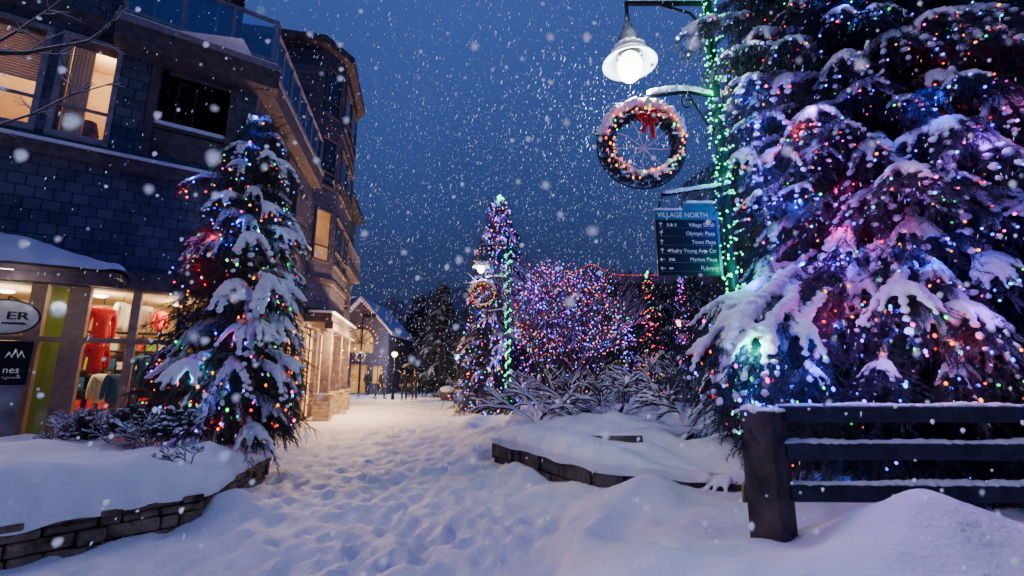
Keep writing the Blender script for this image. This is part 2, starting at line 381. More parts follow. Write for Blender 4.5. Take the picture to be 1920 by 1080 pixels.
def scatter(protos,Pp,D,L,roll=None):
    Pp=np.array([tuple(q) for q in Pp]);D=np.array([tuple(q) for q in D],dtype=float);L=np.array(L)
    if roll is None: roll=rng.random(len(Pp))*.6-.3
    B=basis(D,roll)*L[:,None,None]; ch=rng.integers(0,len(protos),len(Pp)); Vs=[];Fs=[];o=0
    for k,(pv,pf) in enumerate(protos):
        m=ch==k
        if not m.any(): continue
        V=np.einsum('nij,vj->nvi',B[m],pv)+Pp[m][:,None,:]; n=m.sum()
        Fa=pf[None]+(np.arange(n)*len(pv))[:,None,None]+o
        Vs.append(V.reshape(-1,3)); Fs.append(Fa.reshape(-1,3)); o+=n*len(pv)
    return np.concatenate(Vs),np.concatenate(Fs)
def balls(C,Rd,proto=IC1,dirs=None):
    C=np.array([tuple(q) for q in C]);Rd=np.array(Rd)
    if Rd.ndim==1: Rd=np.repeat(Rd[:,None],3,1)
    pv,pf=proto
    if dirs is None: V=pv[None]*Rd[:,None,:]+C[:,None,:]
    else:
        B=basis(np.array(dirs,dtype=float),np.zeros(len(C)))*Rd[:,None,:]
        V=np.einsum('nij,vj->nvi',B,pv)+C[:,None,:]
    Fa=pf[None]+(np.arange(len(C))*len(pv))[:,None,None]
    return V.reshape(-1,3),Fa.reshape(-1,3)
def blobmesh(name,V,Fa,m,parent,voxel,disp=.02,dsz=.12,local=False):
    o=mesh_np(name,V,Fa,m,parent,True,local)
    r=o.modifiers.new('r','REMESH'); r.mode='VOXEL'; r.voxel_size=voxel; r.use_smooth_shade=True
    s=o.modifiers.new('s','SMOOTH'); s.iterations=3; s.factor=.5
    t=bpy.data.textures.new('t','CLOUDS'); t.noise_scale=dsz
    d=o.modifiers.new('d','DISPLACE'); d.texture=t; d.strength=disp; d.mid_level=.5
    return evalmesh(o)
# ---------------------------------------------------------------- string lights
BULBV,BULBF=ico(1)
def bulbmesh(c):
    k='bulb_mesh_'+c
    if k in bpy.data.meshes: return bpy.data.meshes[k]
    me=bpy.data.meshes.new(k); me.from_pydata([(x,y,z*1.35) for x,y,z in BULBV],[],[tuple(int(q) for q in f) for f in BULBF]); me.materials.append(BM[c])
    for p in me.polygons: p.use_smooth=True
    return me
def bulbs_on(parent,pts,cols,r,nind,local=False):
    order=sorted(range(len(pts)),key=lambda i:(Vector(pts[i])-CAM).length) if not local else list(range(len(pts)))
    near=order[:nind]; rest=order[nind:]
    for i in near:
        o=bpy.data.objects.new('bulb',bulbmesh(cols[i])); COL.objects.link(o); o.parent=parent
        o.location=Vector(pts[i])-(Vector((0,0,0)) if local else Vector(parent.location)); s=r*random.uniform(.75,1.3); o.scale=(s,s,s)
    if rest:
        cs=sorted(set(cols)); V,Fa=balls([pts[i] for i in rest],np.array([r*random.uniform(.6,1.25) for _ in rest]))
        mi=np.repeat([cs.index(cols[i]) for i in rest],len(BULBF))
        o=mesh_np('bulb',V,Fa,None,parent,True,local,[BM[c] for c in cs],mi); o['kind']='stuff'
def string(label,pts,cols,r,nind=90,group=None,base=None,wire=None):
    c=sum((Vector(p) for p in pts),Vector())/len(pts)
    t=thing('string_lights',label,'string lights',c if base is None else base,group)
    bulbs_on(t,pts,cols,r,nind)
    if wire:
        mb=MB(); mb.tube(wire,.004,4); mb.build('wire',M['black'],t)
    return t
def plight(p,c,e,r=.03):
    l=bpy.data.lights.new('lamp_or_fill_light','POINT'); l.color=c; l.energy=e; l.shadow_soft_size=r
    o=bpy.data.objects.new('lamp_or_fill_light',l); COL.objects.link(o); o.location=p; return o
# ---------------------------------------------------------------- conifers
def conifer(name,label,loc,Hh,R,nb,twl,step,snowp,sr,voxel=0,heroes=(),zlow=.06,prof=.7,droop=.5,needle='needle',protos=None,group=None,hang=.5,ff=.32,core=0,corel=.4,snowm='snowtree',chain_n=4,nfs=(3,4,5,6)):
    protos=protos or TW; x0,y0,z0=loc; T=thing(name,label,'tree',loc,group)
    tp=[];td=[];tl=[];sc=[];srd=[];sdir=[];bc=[]; tr=MB()
    tr.tube([(x0,y0,z0-.3),(x0+.02,y0,z0+Hh*.5),(x0,y0,z0+Hh)],[Hh*.018+.02,Hh*.011,.01],9)
    jobs=[]
    for i in range(nb):
        f=zlow+(1-zlow)*((i+random.random())/nb)**1.1; f=min(f,.985)
        L=R*(1-f)**prof*random.uniform(.72,1.12)+.06; az=i*2.39996+random.uniform(-.3,.3)
        b=Vector((x0,y0,z0+Hh*f)); dz=L*(.12-droop*random.uniform(.7,1.25))
        if f>.9: dz=L*.35
        dz=max(dz,.03-Hh*f)
        jobs.append((b,b+Vector((math.cos(az)*L,math.sin(az)*L,dz)),random.random()<snowp,False))
    for e,k in heroes:
        e=Vector(e); dh=math.hypot(e.x-x0,e.y-y0); jobs.append((Vector((x0,y0,min(z0+Hh*.95,max(z0+.3,e.z+dh*.30)))),e,True,k))
    for b,e,snowy,hero in jobs:
        dv=e-b; L=math.hypot(dv.x,dv.y)+1e-4; hd=Vector((dv.x/L,dv.y/L,0)); az=math.atan2(hd.y,hd.x)
        def cur(s): return b+Vector((hd.x*L*s,hd.y*L*s, L*.10*s+(dv.z-L*.10)*s*s))
        pts=[cur(s/7) for s in range(8)]
        tr.tube(pts,[.005+.007*min(L,3)*(1-s/7.3) for s in range(8)],4,False)
        n=max(4,int(L*.8/step)); k=hero if hero else 1.0
        for q in range(n):
            s=.2+.8*((q+random.random())/n)**.8; p=cur(s); side=1 if q%2 else -1
            an=az+side*random.uniform(.35,1.1); l=twl*random.uniform(.55,1.2)*(1.1-.45*s)
            tp.append(p);td.append((math.cos(an),math.sin(an),random.uniform(-.9,-.1)));tl.append(l)
            if random.random()<hang:
                an=random.uniform(0,6.28); tp.append(p+Vector((math.cos(an)*.07,math.sin(an)*.07,-.02)));td.append((math.cos(an)*.35+hd.x*.2,math.sin(an)*.35+hd.y*.2,-1));tl.append(twl*random.uniform(.6,1.2))
        tp.append(cur(.97));td.append((hd.x,hd.y,-.5 if dv.z<0 else .8));tl.append(twl*.9)
        if snowy:
            nf=random.choice(nfs) if L>.35 else 2
            lf=min(ff*(k),L*.75)*random.uniform(.7,1.25); rr=sr*k*random.uniform(.75,1.2)*(1 if L>.35 else .65)
            st=cur(max(0,1-lf*.8/L)); 
            for w in range(chain_n):
                ps=cur(max(.12,1-(lf*.8+.85*rr*w*1.35)/L)); fall=1-.62*w/chain_n
                sc.append(ps+Vector((random.uniform(-.25,.25)*rr,random.uniform(-.25,.25)*rr,rr*.42)));srd.append((rr*1.5,rr*1.15*fall,rr*.72*fall));sdir.append((hd.x,hd.y,0.01))
            for fi in range(nf):
                a2=az+((fi-(nf-1)/2)*random.uniform(.28,.46) if nf>1 else 0)+random.uniform(-.12,.12); l2=lf*random.uniform(.65,1.25)*(1-.10*abs(fi-(nf-1)/2))
                dr=random.uniform(.5,1.35); m=9
                for q in range(m):
                    s=q/(m-1); p=st+Vector((math.cos(a2)*l2*s,math.sin(a2)*l2*s,-dr*l2*s*s+rr*.42+random.uniform(-.06,.06)*rr))
                    g_=(1-.55*s)*random.uniform(.82,1.12)
                    sc.append(p);srd.append((rr*1.25*g_,rr*.95*g_,rr*.70*g_));sdir.append((math.cos(a2),math.sin(a2),-2*dr*s*.6+.01))
                    if q>0:
                        for _ in range(2):
                            an=a2+random.uniform(-1.1,1.1); tp.append(p-Vector((0,0,rr*.45)));td.append((math.cos(an)*.7,math.sin(an)*.7,-random.uniform(.3,1.3)));tl.append(twl*random.uniform(.5,.9))
                bc.append(st+Vector((math.cos(a2)*l2*.8,math.sin(a2)*l2*.8,-dr*l2*.7-rr*.5)))
        for q in range(4): s=random.uniform(.5,1.02); bc.append(cur(s)+Vector((random.uniform(-.12,.12),random.uniform(-.12,.12),-random.uniform(.0,.2)-.02)))
    for q in range(core):
        f=zlow*.8+(1-zlow)*random.random()**1.2*.97; an=random.uniform(0,6.283); r=R*(1-f)**prof*math.sqrt(random.uniform(.04,.66)); 
        l_=corel*random.uniform(.7,1.3)*(1-.5*f); l_=min(l_,Hh*f+.12)
        tp.append(Vector((x0+math.cos(an)*r,y0+math.sin(an)*r,z0+Hh*f)));td.append((math.cos(an)*.6+random.uniform(-.4,.4),math.sin(an)*.6+random.uniform(-.4,.4),-random.uniform(.4,1.4)));tl.append(l_)
    for q in range(16):
        z=z0+Hh*(.91+.09*q/16); an=q*2.4; tp.append(Vector((x0,y0,z)));td.append((math.cos(an)*.5,math.sin(an)*.5,.8));tl.append(twl*.6)
    tr.build('trunk',M['bark'],T)
    V,Fa=scatter(protos,tp,td,tl); mesh_np('crown',V,Fa,M[needle],T)
    if sc:
        V,Fa=balls(sc,srd,IC1,sdir)
        if voxel: blobmesh('snow',V,Fa,M[snowm],T,voxel,voxel*1.9,.06)
        else: mesh_np('snow',V,Fa,M[snowm],T,True)
    random.shuffle(bc)
    return T,bc
def cols(n,names,w): return random.choices(names,w,k=n)
# left tree beside the shop
x,y=-3.95,6.55
heroL=[(at(px,py,t),k) for px,py,t,k in ((545,320,6.6,.9),(350,345,6.5,.9),(385,460,6.2,1),(560,455,6.4,1),(475,465,5.75,1.2),(430,560,5.7,1.2),(530,560,5.8,1.2),(345,630,6.0,1.2),(555,630,6.2,1.2),(300,705,5.9,1.2),(430,720,5.5,1.2),(545,730,5.8,1.2),(440,775,5.9,1.0),(400,375,6.1,.9),(510,400,6.1,.9),(500,640,5.7,1.2),(370,740,5.7,1.1),(440,310,6.2,.7),(510,300,6.2,.7),(560,700,6.0,1),(455,640,5.7,1),(520,780,6.0,1))]
T1,bc=conifer('fir_tree','snow laden fir tree with coloured lights growing from the low stone planter by the shop',(x,y,.55),4.95,1.14,210,.22,.030,.22,.086,.017,heroL,zlow=.06,prof=.52,ff=.36,hang=.7,core=2600,corel=.32,droop=.42)
pts=[p for p in bc if (p-Vector((x,y,p.z))).y<.45 and (p-Vector((x,y,p.z))).length>.3 and p.z>.75][:430]
cc=cols(len(pts),['red','blue','green','amber','magenta','cyan','violet'],[2.4,2.8,2.0,3.2,1.2,1.4,.8])
string('coloured bulbs wound through the snow laden fir tree by the shop',pts,cc,.0150,100)
k_=[(p,c) for p,c in zip(pts,cc) if c not in('amber','green') and p.y<y-.2]
for p,c in k_[::max(1,len(k_)//24)]:
    plight(Vector(p)+Vector((.0,-.06,.05)),PAL[c],1.7,.02)
for q in range(3): plight((x+random.uniform(-.1,.1),y-.2,5.35-.25*q),PAL['blue'],2.2)
plight((x-.75,y+1.0,3.7),PAL['blue'],22,.2)
# big right tree
x,y=5.3,5.9
hs=[(1300,60,4.6),(1345,125,4.6),(1390,90,4.9),(1455,95,4.6),(1370,180,4.3),(1440,180,4.5),(1500,235,4.2),(1550,260,4.3),(1640,290,4.2),(1420,320,4.4),(1370,310,4.5),(1480,380,4.2),(1530,400,4.5),(1700,340,3.7),(1800,250,3.7),(1870,290,3.6),(1890,60,4.2),(1780,150,4.4),(1690,70,4.6),(1570,120,4.6),(1420,470,4.5),(1400,530,4.4),(1440,560,4.2),(1690,590,3.5),(1620,640,3.7),(1750,640,3.5),(1830,630,3.3),(1890,520,3.6),(1560,30,5.0),(1480,20,5.0),(1900,690,3.4),(1610,180,4.5),(1700,200,4.3),(1630,400,4.1),(1720,450,3.9),(1780,360,3.8),(1860,400,3.7),(1560,480,4.2),(1640,520,4.0),(1760,540,3.8),(1830,150,4.1),(1760,40,4.6),(1640,20,4.9),(1850,20,4.4),(1520,560,4.2),(1600,560,4.0),(1920,200,3.9),(1930,420,3.7),(1740,270,4.1),(1500,310,4.5)]
heroR=[(at(a,b,c),random.uniform(1.05,1.4)) for a,b,c in hs]
heroR+=[(at(1300,690,3.5),1.35),(at(1345,665,3.3),1.45),(at(1400,680,3.15),1.45),(at(1460,690,3.2),1.25),(at(1420,635,3.6),1.55),(at(1370,720,3.2),1.0),(at(1500,735,3.25),.9),(at(1650,720,3.4),.8),(at(1800,720,3.4),.8),(at(1335,620,3.9),1.2),(at(1390,400,4.6),1.2),(at(1390,250,4.6),1.1)]
T2,bc2=conifer('spruce_tree','huge dark spruce hung with coloured lights behind the wooden fence at the right',(x,y,.1),12.5,3.1,380,.29,.036,.16,.056,.018,heroR,zlow=.03,prof=.42,droop=.40,needle='needleblue',hang=1.0,ff=.42,core=17000,corel=.5,chain_n=9,nfs=(4,5,6,7))
cl=[p for p in bc2 if p.y<y+.2 and p.z<8.5 and p.x<y+2.5 and (p-Vector((x,y,p.z))).length>1.2 and p.z>.35]
pts=[p+Vector((-.03,-.08,0)) for p in cl[:1250]]
cc=cols(len(pts),['red','blue','green','amber','magenta','cyan','violet'],[2.6,4.8,1.2,1.8,1.2,1.6,1.4])
string('coloured bulbs scattered over the huge dark spruce at the right',pts,cc,.0115,100)
vis=[(p,c) for p,c in zip(pts,cc) if p.y<4.9 and c not in('amber','green')]
for p,c in vis[::max(1,len(vis)//36)]: plight(Vector(p)+Vector((-.05,-.10,.06)),PAL[c],4.2,.02)
for px,py,t,c,e in ((1420,650,3.2,'teal',4),(1440,645,3.05,'amber',.8),(1350,690,2.95,'violet',2.2),(1620,615,3.3,'magenta',5),(1690,345,3.5,'magenta',5),(1460,365,4.0,'blue',12),(1810,640,3.2,'red',4.5),(1430,560,4.0,'blue',10),(1745,610,3.2,'green',2),(1500,380,4.0,'blue',10),(1405,180,4.1,'blue',9),(1550,660,3.3,'blue',7),(1870,560,3.3,'violet',6),(1680,630,3.3,'blue',6),(1850,250,3.6,'violet',6),(1750,180,4.0,'blue',8)):
    plight(at(px,py,t),PAL[c],e,.03)
# ---------------------------------------------------------------- lamp posts
def copy_tree(o,parent=None):
    c=o.copy(); COL.objects.link(c)
    if parent is not None: c.parent=parent
    for ch in list(o.children): copy_tree(ch,c)
    return c
globe=emis('lamp_globe',(1,.95,.88),12)
flare=emis('lamp_flare',(.74,.83,.98),.62)
def make_post():
    t=thing('street_lamp','','street lamp')
    mb=MB(); mb.tube([(0,0,-.3),(0,0,.5),(0,0,.55),(0,0,5.7)],[.085,.085,.05,.042],12); mb.lathe([(.13,0),(.13,.1),(.09,.2),(.07,.5)]); mb.build('pole',M['postgreen'],t,True,True)
    mb=MB(); mb.tube([(0,0,5.42),(-.5,0,5.42),(-.9,0,5.42)],.025,8); mb.tube([(-.05,0,5.1),(-.2,0,5.3),(-.5,0,5.4)],.015,6)
    mb.tube([(-.88,0,5.42),(-.88,0,5.28)],.02,8); mb.build('arm',M['black'],t,False,True)
    mb=MB(); mb.lathe([(.0,.62),(.025,.60),(.03,.5),(.05,.46),(.04,.43),(.08,.38),(.105,.32),(.12,.22),(.15,.15),(.17,.12),(.13,.10)],(-.88,0,4.68),28)
    sh=mb.build('lamp_head',M['headmetal'],t,True,True)
    mb=MB(); mb.lathe([(.17,.125),(.20,.10),(.25,.045),(.285,.0),(.275,-.004),(.24,.02),(.18,.06),(.14,.10)],(-.88,0,4.68),32); mb.build('lamp_shade',flare,sh,True,True)
    mb=MB(); mb.ell((-.88,0,4.65),(.13,.13,.17),20,12); mb.build('globe',globe,sh,True,True)
    mb=MB(); mb.tube([(0,0,4.3),(-.3,0,4.36),(-.75,0,4.3)],.018,6); mb.tube([(0,0,3.9),(-.12,0,4.0),(-.22,0,4.2),(-.3,0,4.36)],.012,6)
    mb.tube([(-.3-.08*math.sin(a*1.0)*(1-a/9),0,4.24+.09*math.cos(a)*(1-a/9)) for a in [i*.5 for i in range(15)]],.010,5)
    mb.tube([(0,0,3.32),(-.3,0,3.28),(-.62,0,3.22)],.016,6); mb.tube([(0,0,3.65),(-.1,0,3.45),(-.25,0,3.3)],.012,6)
    mb.tube([(-.8+.45*math.sin(a),.03,3.75+.45*math.cos(a)) for a in [i*math.pi/16 for i in range(33)]],.008,5)
    mb.build('bracket',M['black'],t,False,True)
    C=[];Rr=[]
    for i in range(16): s=i/15; C.append((-.06-.62*s,0,4.345+.05*math.sin(s*3)));Rr.append((.05,.045,.035+.012*random.random()))
    for i in range(12): s=i/11; C.append((-.04-.55*s,0,3.33-.08*s));Rr.append((.045,.04,.03))
    for i in range(12): s=i/11; C.append((-.04-.8*s,0,5.455));Rr.append((.05,.035,.022))
    for i in range(16):
        a=i*.393; C.append((-.88+.155*math.cos(a),.155*math.sin(a),4.68+.165));Rr.append((.04,.04,.022+.012*random.random()))
    V,Fa=balls(C,Rr); blobmesh('snow',V,Fa,M['snowtree'],t,.013,.02,.05,True)
    return t
def make_wreath():
    t=thing('wreath','','wreath')
    tp=[];td=[];tl=[]; RM=.365
    for i in range(1500):
        a=random.uniform(0,6.283); ph=random.uniform(0,6.283); r=.035
        p=Vector((math.sin(a)*(RM+r*math.cos(ph)),r*math.sin(ph),math.cos(a)*(RM+r*math.cos(ph))))
        d=Vector((math.cos(a)*.9+math.sin(a)*math.cos(ph)*.9,math.sin(ph)*.9,-math.sin(a)*.9+math.cos(a)*math.cos(ph)*.9))
        tp.append(p);td.append(d);tl.append(random.uniform(.055,.10))
    V,Fa=scatter(TWW,tp,td,tl); mesh_np('foliage',V,Fa,M['needle'],t,False,True)
    C=[];Rr=[]
    for i in range(50):
        a=-1.3+2.6*i/49; k=max(0,1-abs(a)/1.6); q=random.uniform(-.02,.02); C.append((math.sin(a)*(RM+.06+q),-.03+random.uniform(-.04,.02),math.cos(a)*(RM+.07+q)));Rr.append((.045,.085,.034+.03*k))
    for i in range(30):
        a=math.pi-.95+1.9*i/29; C.append((math.sin(a)*(RM-.055),random.uniform(-.07,-.01),math.cos(a)*(RM-.04)));Rr.append((.036,.06,.028))
    for i in range(60):
        a=random.uniform(-3.1,3.1); q=random.uniform(-.06,.06); C.append((math.sin(a)*(RM+q),-.085,math.cos(a)*(RM+q)));Rr.append((.028,.022,.016))
    V,Fa=balls(C,Rr); blobmesh('snow',V,Fa,M['snowtree'],t,.010,.014,.04,True)
    mb=MB()
    for s in (-1,1):
        mb.ell((.03+s*.06,-.13,.27+.02*s),(.058,.03,.040),10,6); mb.ell((.04+s*.045,-.14,.20-.01*s),(.045,.025,.030),8,6); mb.tube([(.04,-.13,.24),(.03+s*.03,-.14,.14),(.02+s*.05,-.13,.04-.03*s)],[.016,.026,.022],6)
    mb.ell((.0,-.13,.17),(.035,.02,.035),8,6)
    mb.ell((.04,-.15,.245),(.025,.022,.028),8,6); mb.build('bow',M['ribbon'],t,True,True)
    mb=MB()
    for k in range(9):
        a=k*math.pi/4.5+.3; mb.tube([(.02,0,-.04),(.18*math.sin(a+.12),0,.18*math.cos(a+.12)),(.33*math.sin(a),0,.33*math.cos(a))],.0055,4)
    mb.build('wire_star',M['snowtree'],t,False,True)
    pp=[];cc=[]
    for i in range(64):
        a=6.283*i/64+random.uniform(-.05,.05); r=RM+random.uniform(-.075,.075); pp.append((math.sin(a)*r,-.12,math.cos(a)*r)); cc.append(random.choice(['amber','amber','red','amber','green','red']))
    bulbs_on(t,pp,cc,.0100,64,True)
    return t
post=make_post(); tag(post,'tall lamp post with bright hanging lamp beside the huge spruce, nearest of the lamp posts','street lamp','lamp posts lining the path')
wr=make_wreath(); tag(wr,'large snowy wreath with red bow on the nearest lamp post','wreath','wreaths hung on lamp posts')
p1=Vector((2.12,4.28,.02)); post.location=p1; wr.location=p1+Vector((-.8,-.02,3.75))
p2=Vector((-.13,14.45,.22)); c=copy_tree(post); c.location=p2; tag(c,'lamp post in the middle distance in front of the tall lit fir tree')
c=copy_tree(wr); c.location=p2+Vector((-.8,-.12,3.75)); tag(c,'small looking wreath on the lamp post in front of the tall lit fir tree')
plight(p1+Vector((-.88,-.05,4.40)),(.80,.89,1),165,.10)
plight(p1+Vector((-.88,-.28,4.95)),(.85,.92,1),6,.08)
plight(p2+Vector((-.88,-.1,4.40)),(.93,.95,1),60,.12)
pw=p1+Vector((-.8,-.18,3.75))
for q in range(4):
    a=q*math.pi/2+.8; plight(pw+Vector((math.sin(a)*.36,-.05,math.cos(a)*.36)),PAL['amber' if q%3 else 'red'],.22,.02)
def polewrap(base,z0,z1,n,r,label,nind,spread=.05,turn=9):
    pts=[]
    for i in range(n):
        s=i/(n-1); a=s*turn*6.283+random.uniform(-.4,.4); q=spread*random.uniform(.9,2.3); pts.append(base+Vector((math.cos(a)*q,math.sin(a)*q,z0+(z1-z0)*s+random.uniform(-.03,.03))))
    wire=[base+Vector((math.cos(s*turn*6.283/600)*spread,math.sin(s*turn*6.283/600)*spread,z0+(z1-z0)*s/600)) for s in range(601)]
    return string(label,pts,['teal']*n,r,nind,'green lights wound up lamp posts',wire=wire)
polewrap(p1,.9,5.6,440,.0105,'green bulbs wound up the nearest lamp post',100,turn=30)
polewrap(p2,.1,5.2,240,.022,'green bulbs wound up the lamp post in front of the tall fir',80,turn=16)
for z in (1.6,2.5,3.4,4.3,5.2): plight(p1+Vector((-.05,-.15,z)),PAL['teal'],4.2,.03)
for z in (.4,1.9): plight(p2+Vector((0,-.2,z)),PAL['teal'],2.4,.03)
# ---------------------------------------------------------------- text
def textmesh(s,size,align='LEFT'):
    cu=bpy.data.curves.new('tx','FONT'); cu.body=s; cu.size=size; cu.align_x=align; cu.resolution_u=3
    o=bpy.data.objects.new('tx',cu); COL.objects.link(o); dg=bpy.context.evaluated_depsgraph_get(); dg.update()
    me=bpy.data.meshes.new_from_object(o.evaluated_get(dg)); vs=[v.co.copy() for v in me.vertices]; fs=[tuple(p.vertices) for p in me.polygons]
    bpy.data.objects.remove(o); return vs,fs
def put(mb,s,size,o,r,u,align='LEFT',sx=1):
    vs,fs=textmesh(s,size,align); mb.add([o+r*(v.x*sx)+u*v.y for v in vs],fs)
sg=thing('direction_sign','dark directional sign board with teal header hanging from the nearest lamp post','sign',p1+Vector((-.45,0,2.7)))
w=.60
o=Vector((1.40,4.25,2.42)); R_=Vector((1,.03,0)).normalized(); U=Vector((0,0,1)); Nn=Vector((0,-1,0))
def sb(x0,x1,z0,z1,y0,y1):
    p=[]
    for z in (z0,z1):
        for xx,yy in ((x0,y0),(x1,y0),(x1,y1),(x0,y1)): p.append(o+R_*xx+Vector((0,yy,z)))
    return p
m_=MB(); m_.hexa(sb(0,w,0,.555,0,.03)); m_.build('panel',M['signblack'],sg)
m_=MB(); m_.hexa(sb(0,w,.558,.65,-.004,.034)); m_.build('header',M['tealsign'],sg)
m_=MB(); m_.hexa(sb(.28,w,.652,.70,0,.03)); m_.hexa(sb(.34,w-.02,.702,.73,0,.03)); m_.build('crest',M['tealsign'],sg)
m_=MB(); m_.hexa(sb(w+.004,w+.03,.0,.65,.0,.03)); m_.build('side_strip',M['tealsign'],sg)
m_=MB(); put(m_,'VILLAGE NORTH',.074,o+R_*.02+U*.580+Nn*.008,R_,U,sx=.90); m_.build('lettering',M['lettering'],sg)
rows_=['Village Stroll','Olympic Plaza','Town Plaza','Maury Young Arts Ctr','Market Place','Library']
for i,s in enumerate(rows_):
    m_=MB(); z=.488-i*.087; put(m_,s,.055,o+R_*(w-.02)+U*z+Nn*.004,R_,U,'RIGHT',.92)
    m_.build('lettering',M['lettering'],sg); m_=MB()
    c=o+R_*.05+U*(z+.016)+Nn*.004
    if i<4: a1,a2=U,R_
    else: a1,a2=-R_,U
    m_.quad(c-a1*.022-a2*.003,c-a1*.022+a2*.003,c+a1*.022+a2*.003,c+a1*.022-a2*.003)
    for sgn in (-1,1):
        tip=c+a1*.026; m_.quad(tip,tip-a1*.007,tip-a1*.022+a2*.016*sgn,tip-a1*.015+a2*.018*sgn)
    def icon(cx,kind):
        q=o+R_*cx+U*(z+.016)+Nn*.004
        if kind=='bar':
            m_.quad(q-R_*.008-U*.016,q-R_*.003-U*.016,q-R_*.003+U*.016,q-R_*.008+U*.016); m_.quad(q+R_*.003-U*.016,q+R_*.008-U*.016,q+R_*.008+U*.016,q+R_*.003+U*.016)
        if kind=='bed':
            m_.quad(q-R_*.014-U*.012,q+R_*.014-U*.012,q+R_*.014,q-R_*.014); m_.quad(q-R_*.009+U*.003,q+R_*.009+U*.003,q+R_*.006+U*.015,q-R_*.006+U*.015)
        if kind=='bus':
            m_.quad(q-R_*.02-U*.008,q-R_*.004-U*.008,q-R_*.004+U*.008,q-R_*.02+U*.008); m_.add([q+U*.012,q-U*.012,q+R_*.02],[(0,1,2)])
    for cx,k in {0:((.12,'bar'),(.155,'bed'),(.195,'bar')),1:(),2:(),3:((.12,'bus'),),4:((.12,'bar'),(.155,'bed')),5:((.13,'bus'),)}[i]: icon(cx,k)
    m_.build('pictogram',M['lettering'],sg)
    m_=MB(); z=.474-i*.087; m_.quad(o+R_*.03+U*z+Nn*.003,o+R_*(w-.02)+U*z+Nn*.003,o+R_*(w-.02)+U*(z+.002)+Nn*.003,o+R_*.03+U*(z+.002)+Nn*.003)
    m_.build('row_line',M['greyboard'],sg)
C=[];Rr=[]
for i in range(14): s=i/13; C.append(o+R_*(.01+.25*s)+Vector((0,.015,.665)));Rr.append((.03,.035,.018))
V,Fa=balls(C,Rr); blobmesh('snow',V,Fa,M['snowtree'],sg,.012,.01,.05)
C=[];Rr=[]
for i in range(10): s=i/9; C.append(o+R_*(.34+.24*s)+Vector((0,.015,.745)));Rr.append((.035,.035,.022))
V,Fa=balls(C,Rr); blobmesh('snow',V,Fa,M['snowtree'],sg,.012,.01,.05)
m_=MB(); m_.tube([o+R_*.02+U*.6+Vector((0,.015,0)),Vector((1.5,4.28,3.26))],.012,5); m_.build('hanger',M['black'],sg)
m_=MB(); m_.tube([o+R_*w+U*.1+Vector((0,.015,0)),Vector((2.12,4.28,2.52))],.015,6); m_.build('hanger',M['black'],sg)
# ---------------------------------------------------------------- main building
C0=(-5.5,8.9); FA=Fr(C0,(-.82,-.57),(.57,-.82)); ST=Fr(C0,(-.2,.98),(.98,.2))
aF=math.atan2(.57,.82); aS=math.atan2(.98,-.2)
shF=shingle('blue_shingles',aF,(.115,.115,.185),(.065,.07,.125),(.022,.022,.04))
shS=shingle('grey_shingles',aS,(.13,.11,.155),(.08,.072,.11),(.032,.028,.044))
brickS=shingle('brown_tiles',aS,(.14,.11,.12),(.10,.085,.095),(.04,.035,.04),.3,.14)
B=thing('shingled_building','large blue grey shingled building with a lit ski shop and glass balcony at the left','building',(-8,11,0))
def rect(fr,tlp,brp,w=0):
    u1,z1=fr.hit(*tlp,w); u2,z2=fr.hit(*brp,w); return min(u1,u2),max(u1,u2),min(z1,z2),max(z1,z2)
wb=rect(FA,(128,68),(194,265)); wb=(FA.hit(210,165)[0],FA.hit(112,165)[0],wb[2],wb[3])
wa=(FA.hit(78,110)[0],FA.hit(78,110)[0]+1.1,wb[2]+.02,wb[3]-.02)
ni=(FA.hit(430,200)[0],FA.hit(292,200)[0],FA.hit(350,300)[1],FA.hit(390,95)[1])
ZB=8.0
sto=(.15,7.5,.1,2.95)
mb=MB(); wall(mb,FA,0,9,0,ZB,0,[wa,wb,ni,sto],.3); mb.build('wall',shF,B)
def window(fr,r,pane,parent,fw=.07,mu=(),mz=(),fm='trim',dep=-.12,out=.02):
    u0,u1,z0,z1=r; mb=MB()
    mb.fbox(fr,u0-fw,u1+fw,-.02,out+.03,z0-fw-.03,z0); mb.fbox(fr,u0-fw,u1+fw,-.02,out+.025,z1,z1+fw); mb.fbox(fr,u0-fw,u0,-.02,out,z0+.001,z1-.001); mb.fbox(fr,u1,u1+fw,-.02,out,z0+.001,z1-.001)
    for m in mu: mb.fbox(fr,m-.025,m+.025,dep+.01,dep+.05,z0,z1)
    for m in mz: mb.fbox(fr,u0,u1,dep+.013,dep+.055,m-.025,m+.025)
    o=mb.build('window',M[fm],parent)
    p=MB(); p.quad(fr.P(u0,dep,z0),fr.P(u1,dep,z0),fr.P(u1,dep,z1),fr.P(u0,dep,z1)); p.build('pane',pane,o)
    return o
def room(fr,r,depth,light,parent,extra=True):
    u0,u1,z0,z1=r; mb=MB(); a,b=u0-.3,u1+.3
    mb.quad(fr.P(a,-depth,z0-.1),fr.P(b,-depth,z0-.1),fr.P(b,-depth,z1+.4),fr.P(a,-depth,z1+.4))
    mb.quad(fr.P(a,-.3,z0-.1),fr.P(a,-depth,z0-.1),fr.P(a,-depth,z1+.4),fr.P(a,-.3,z1+.4)); mb.quad(fr.P(b,-.3,z0-.1),fr.P(b,-depth,z0-.1),fr.P(b,-depth,z1+.4),fr.P(b,-.3,z1+.4))
    mb.quad(fr.P(a,-.3,z1+.4),fr.P(b,-.3,z1+.4),fr.P(b,-depth,z1+.4),fr.P(a,-depth,z1+.4)); mb.quad(fr.P(a,-.3,z0-.1),fr.P(b,-.3,z0-.1),fr.P(b,-depth,z0-.1),fr.P(a,-depth,z0-.1))
    return mb.build('room',M['cream'],parent)
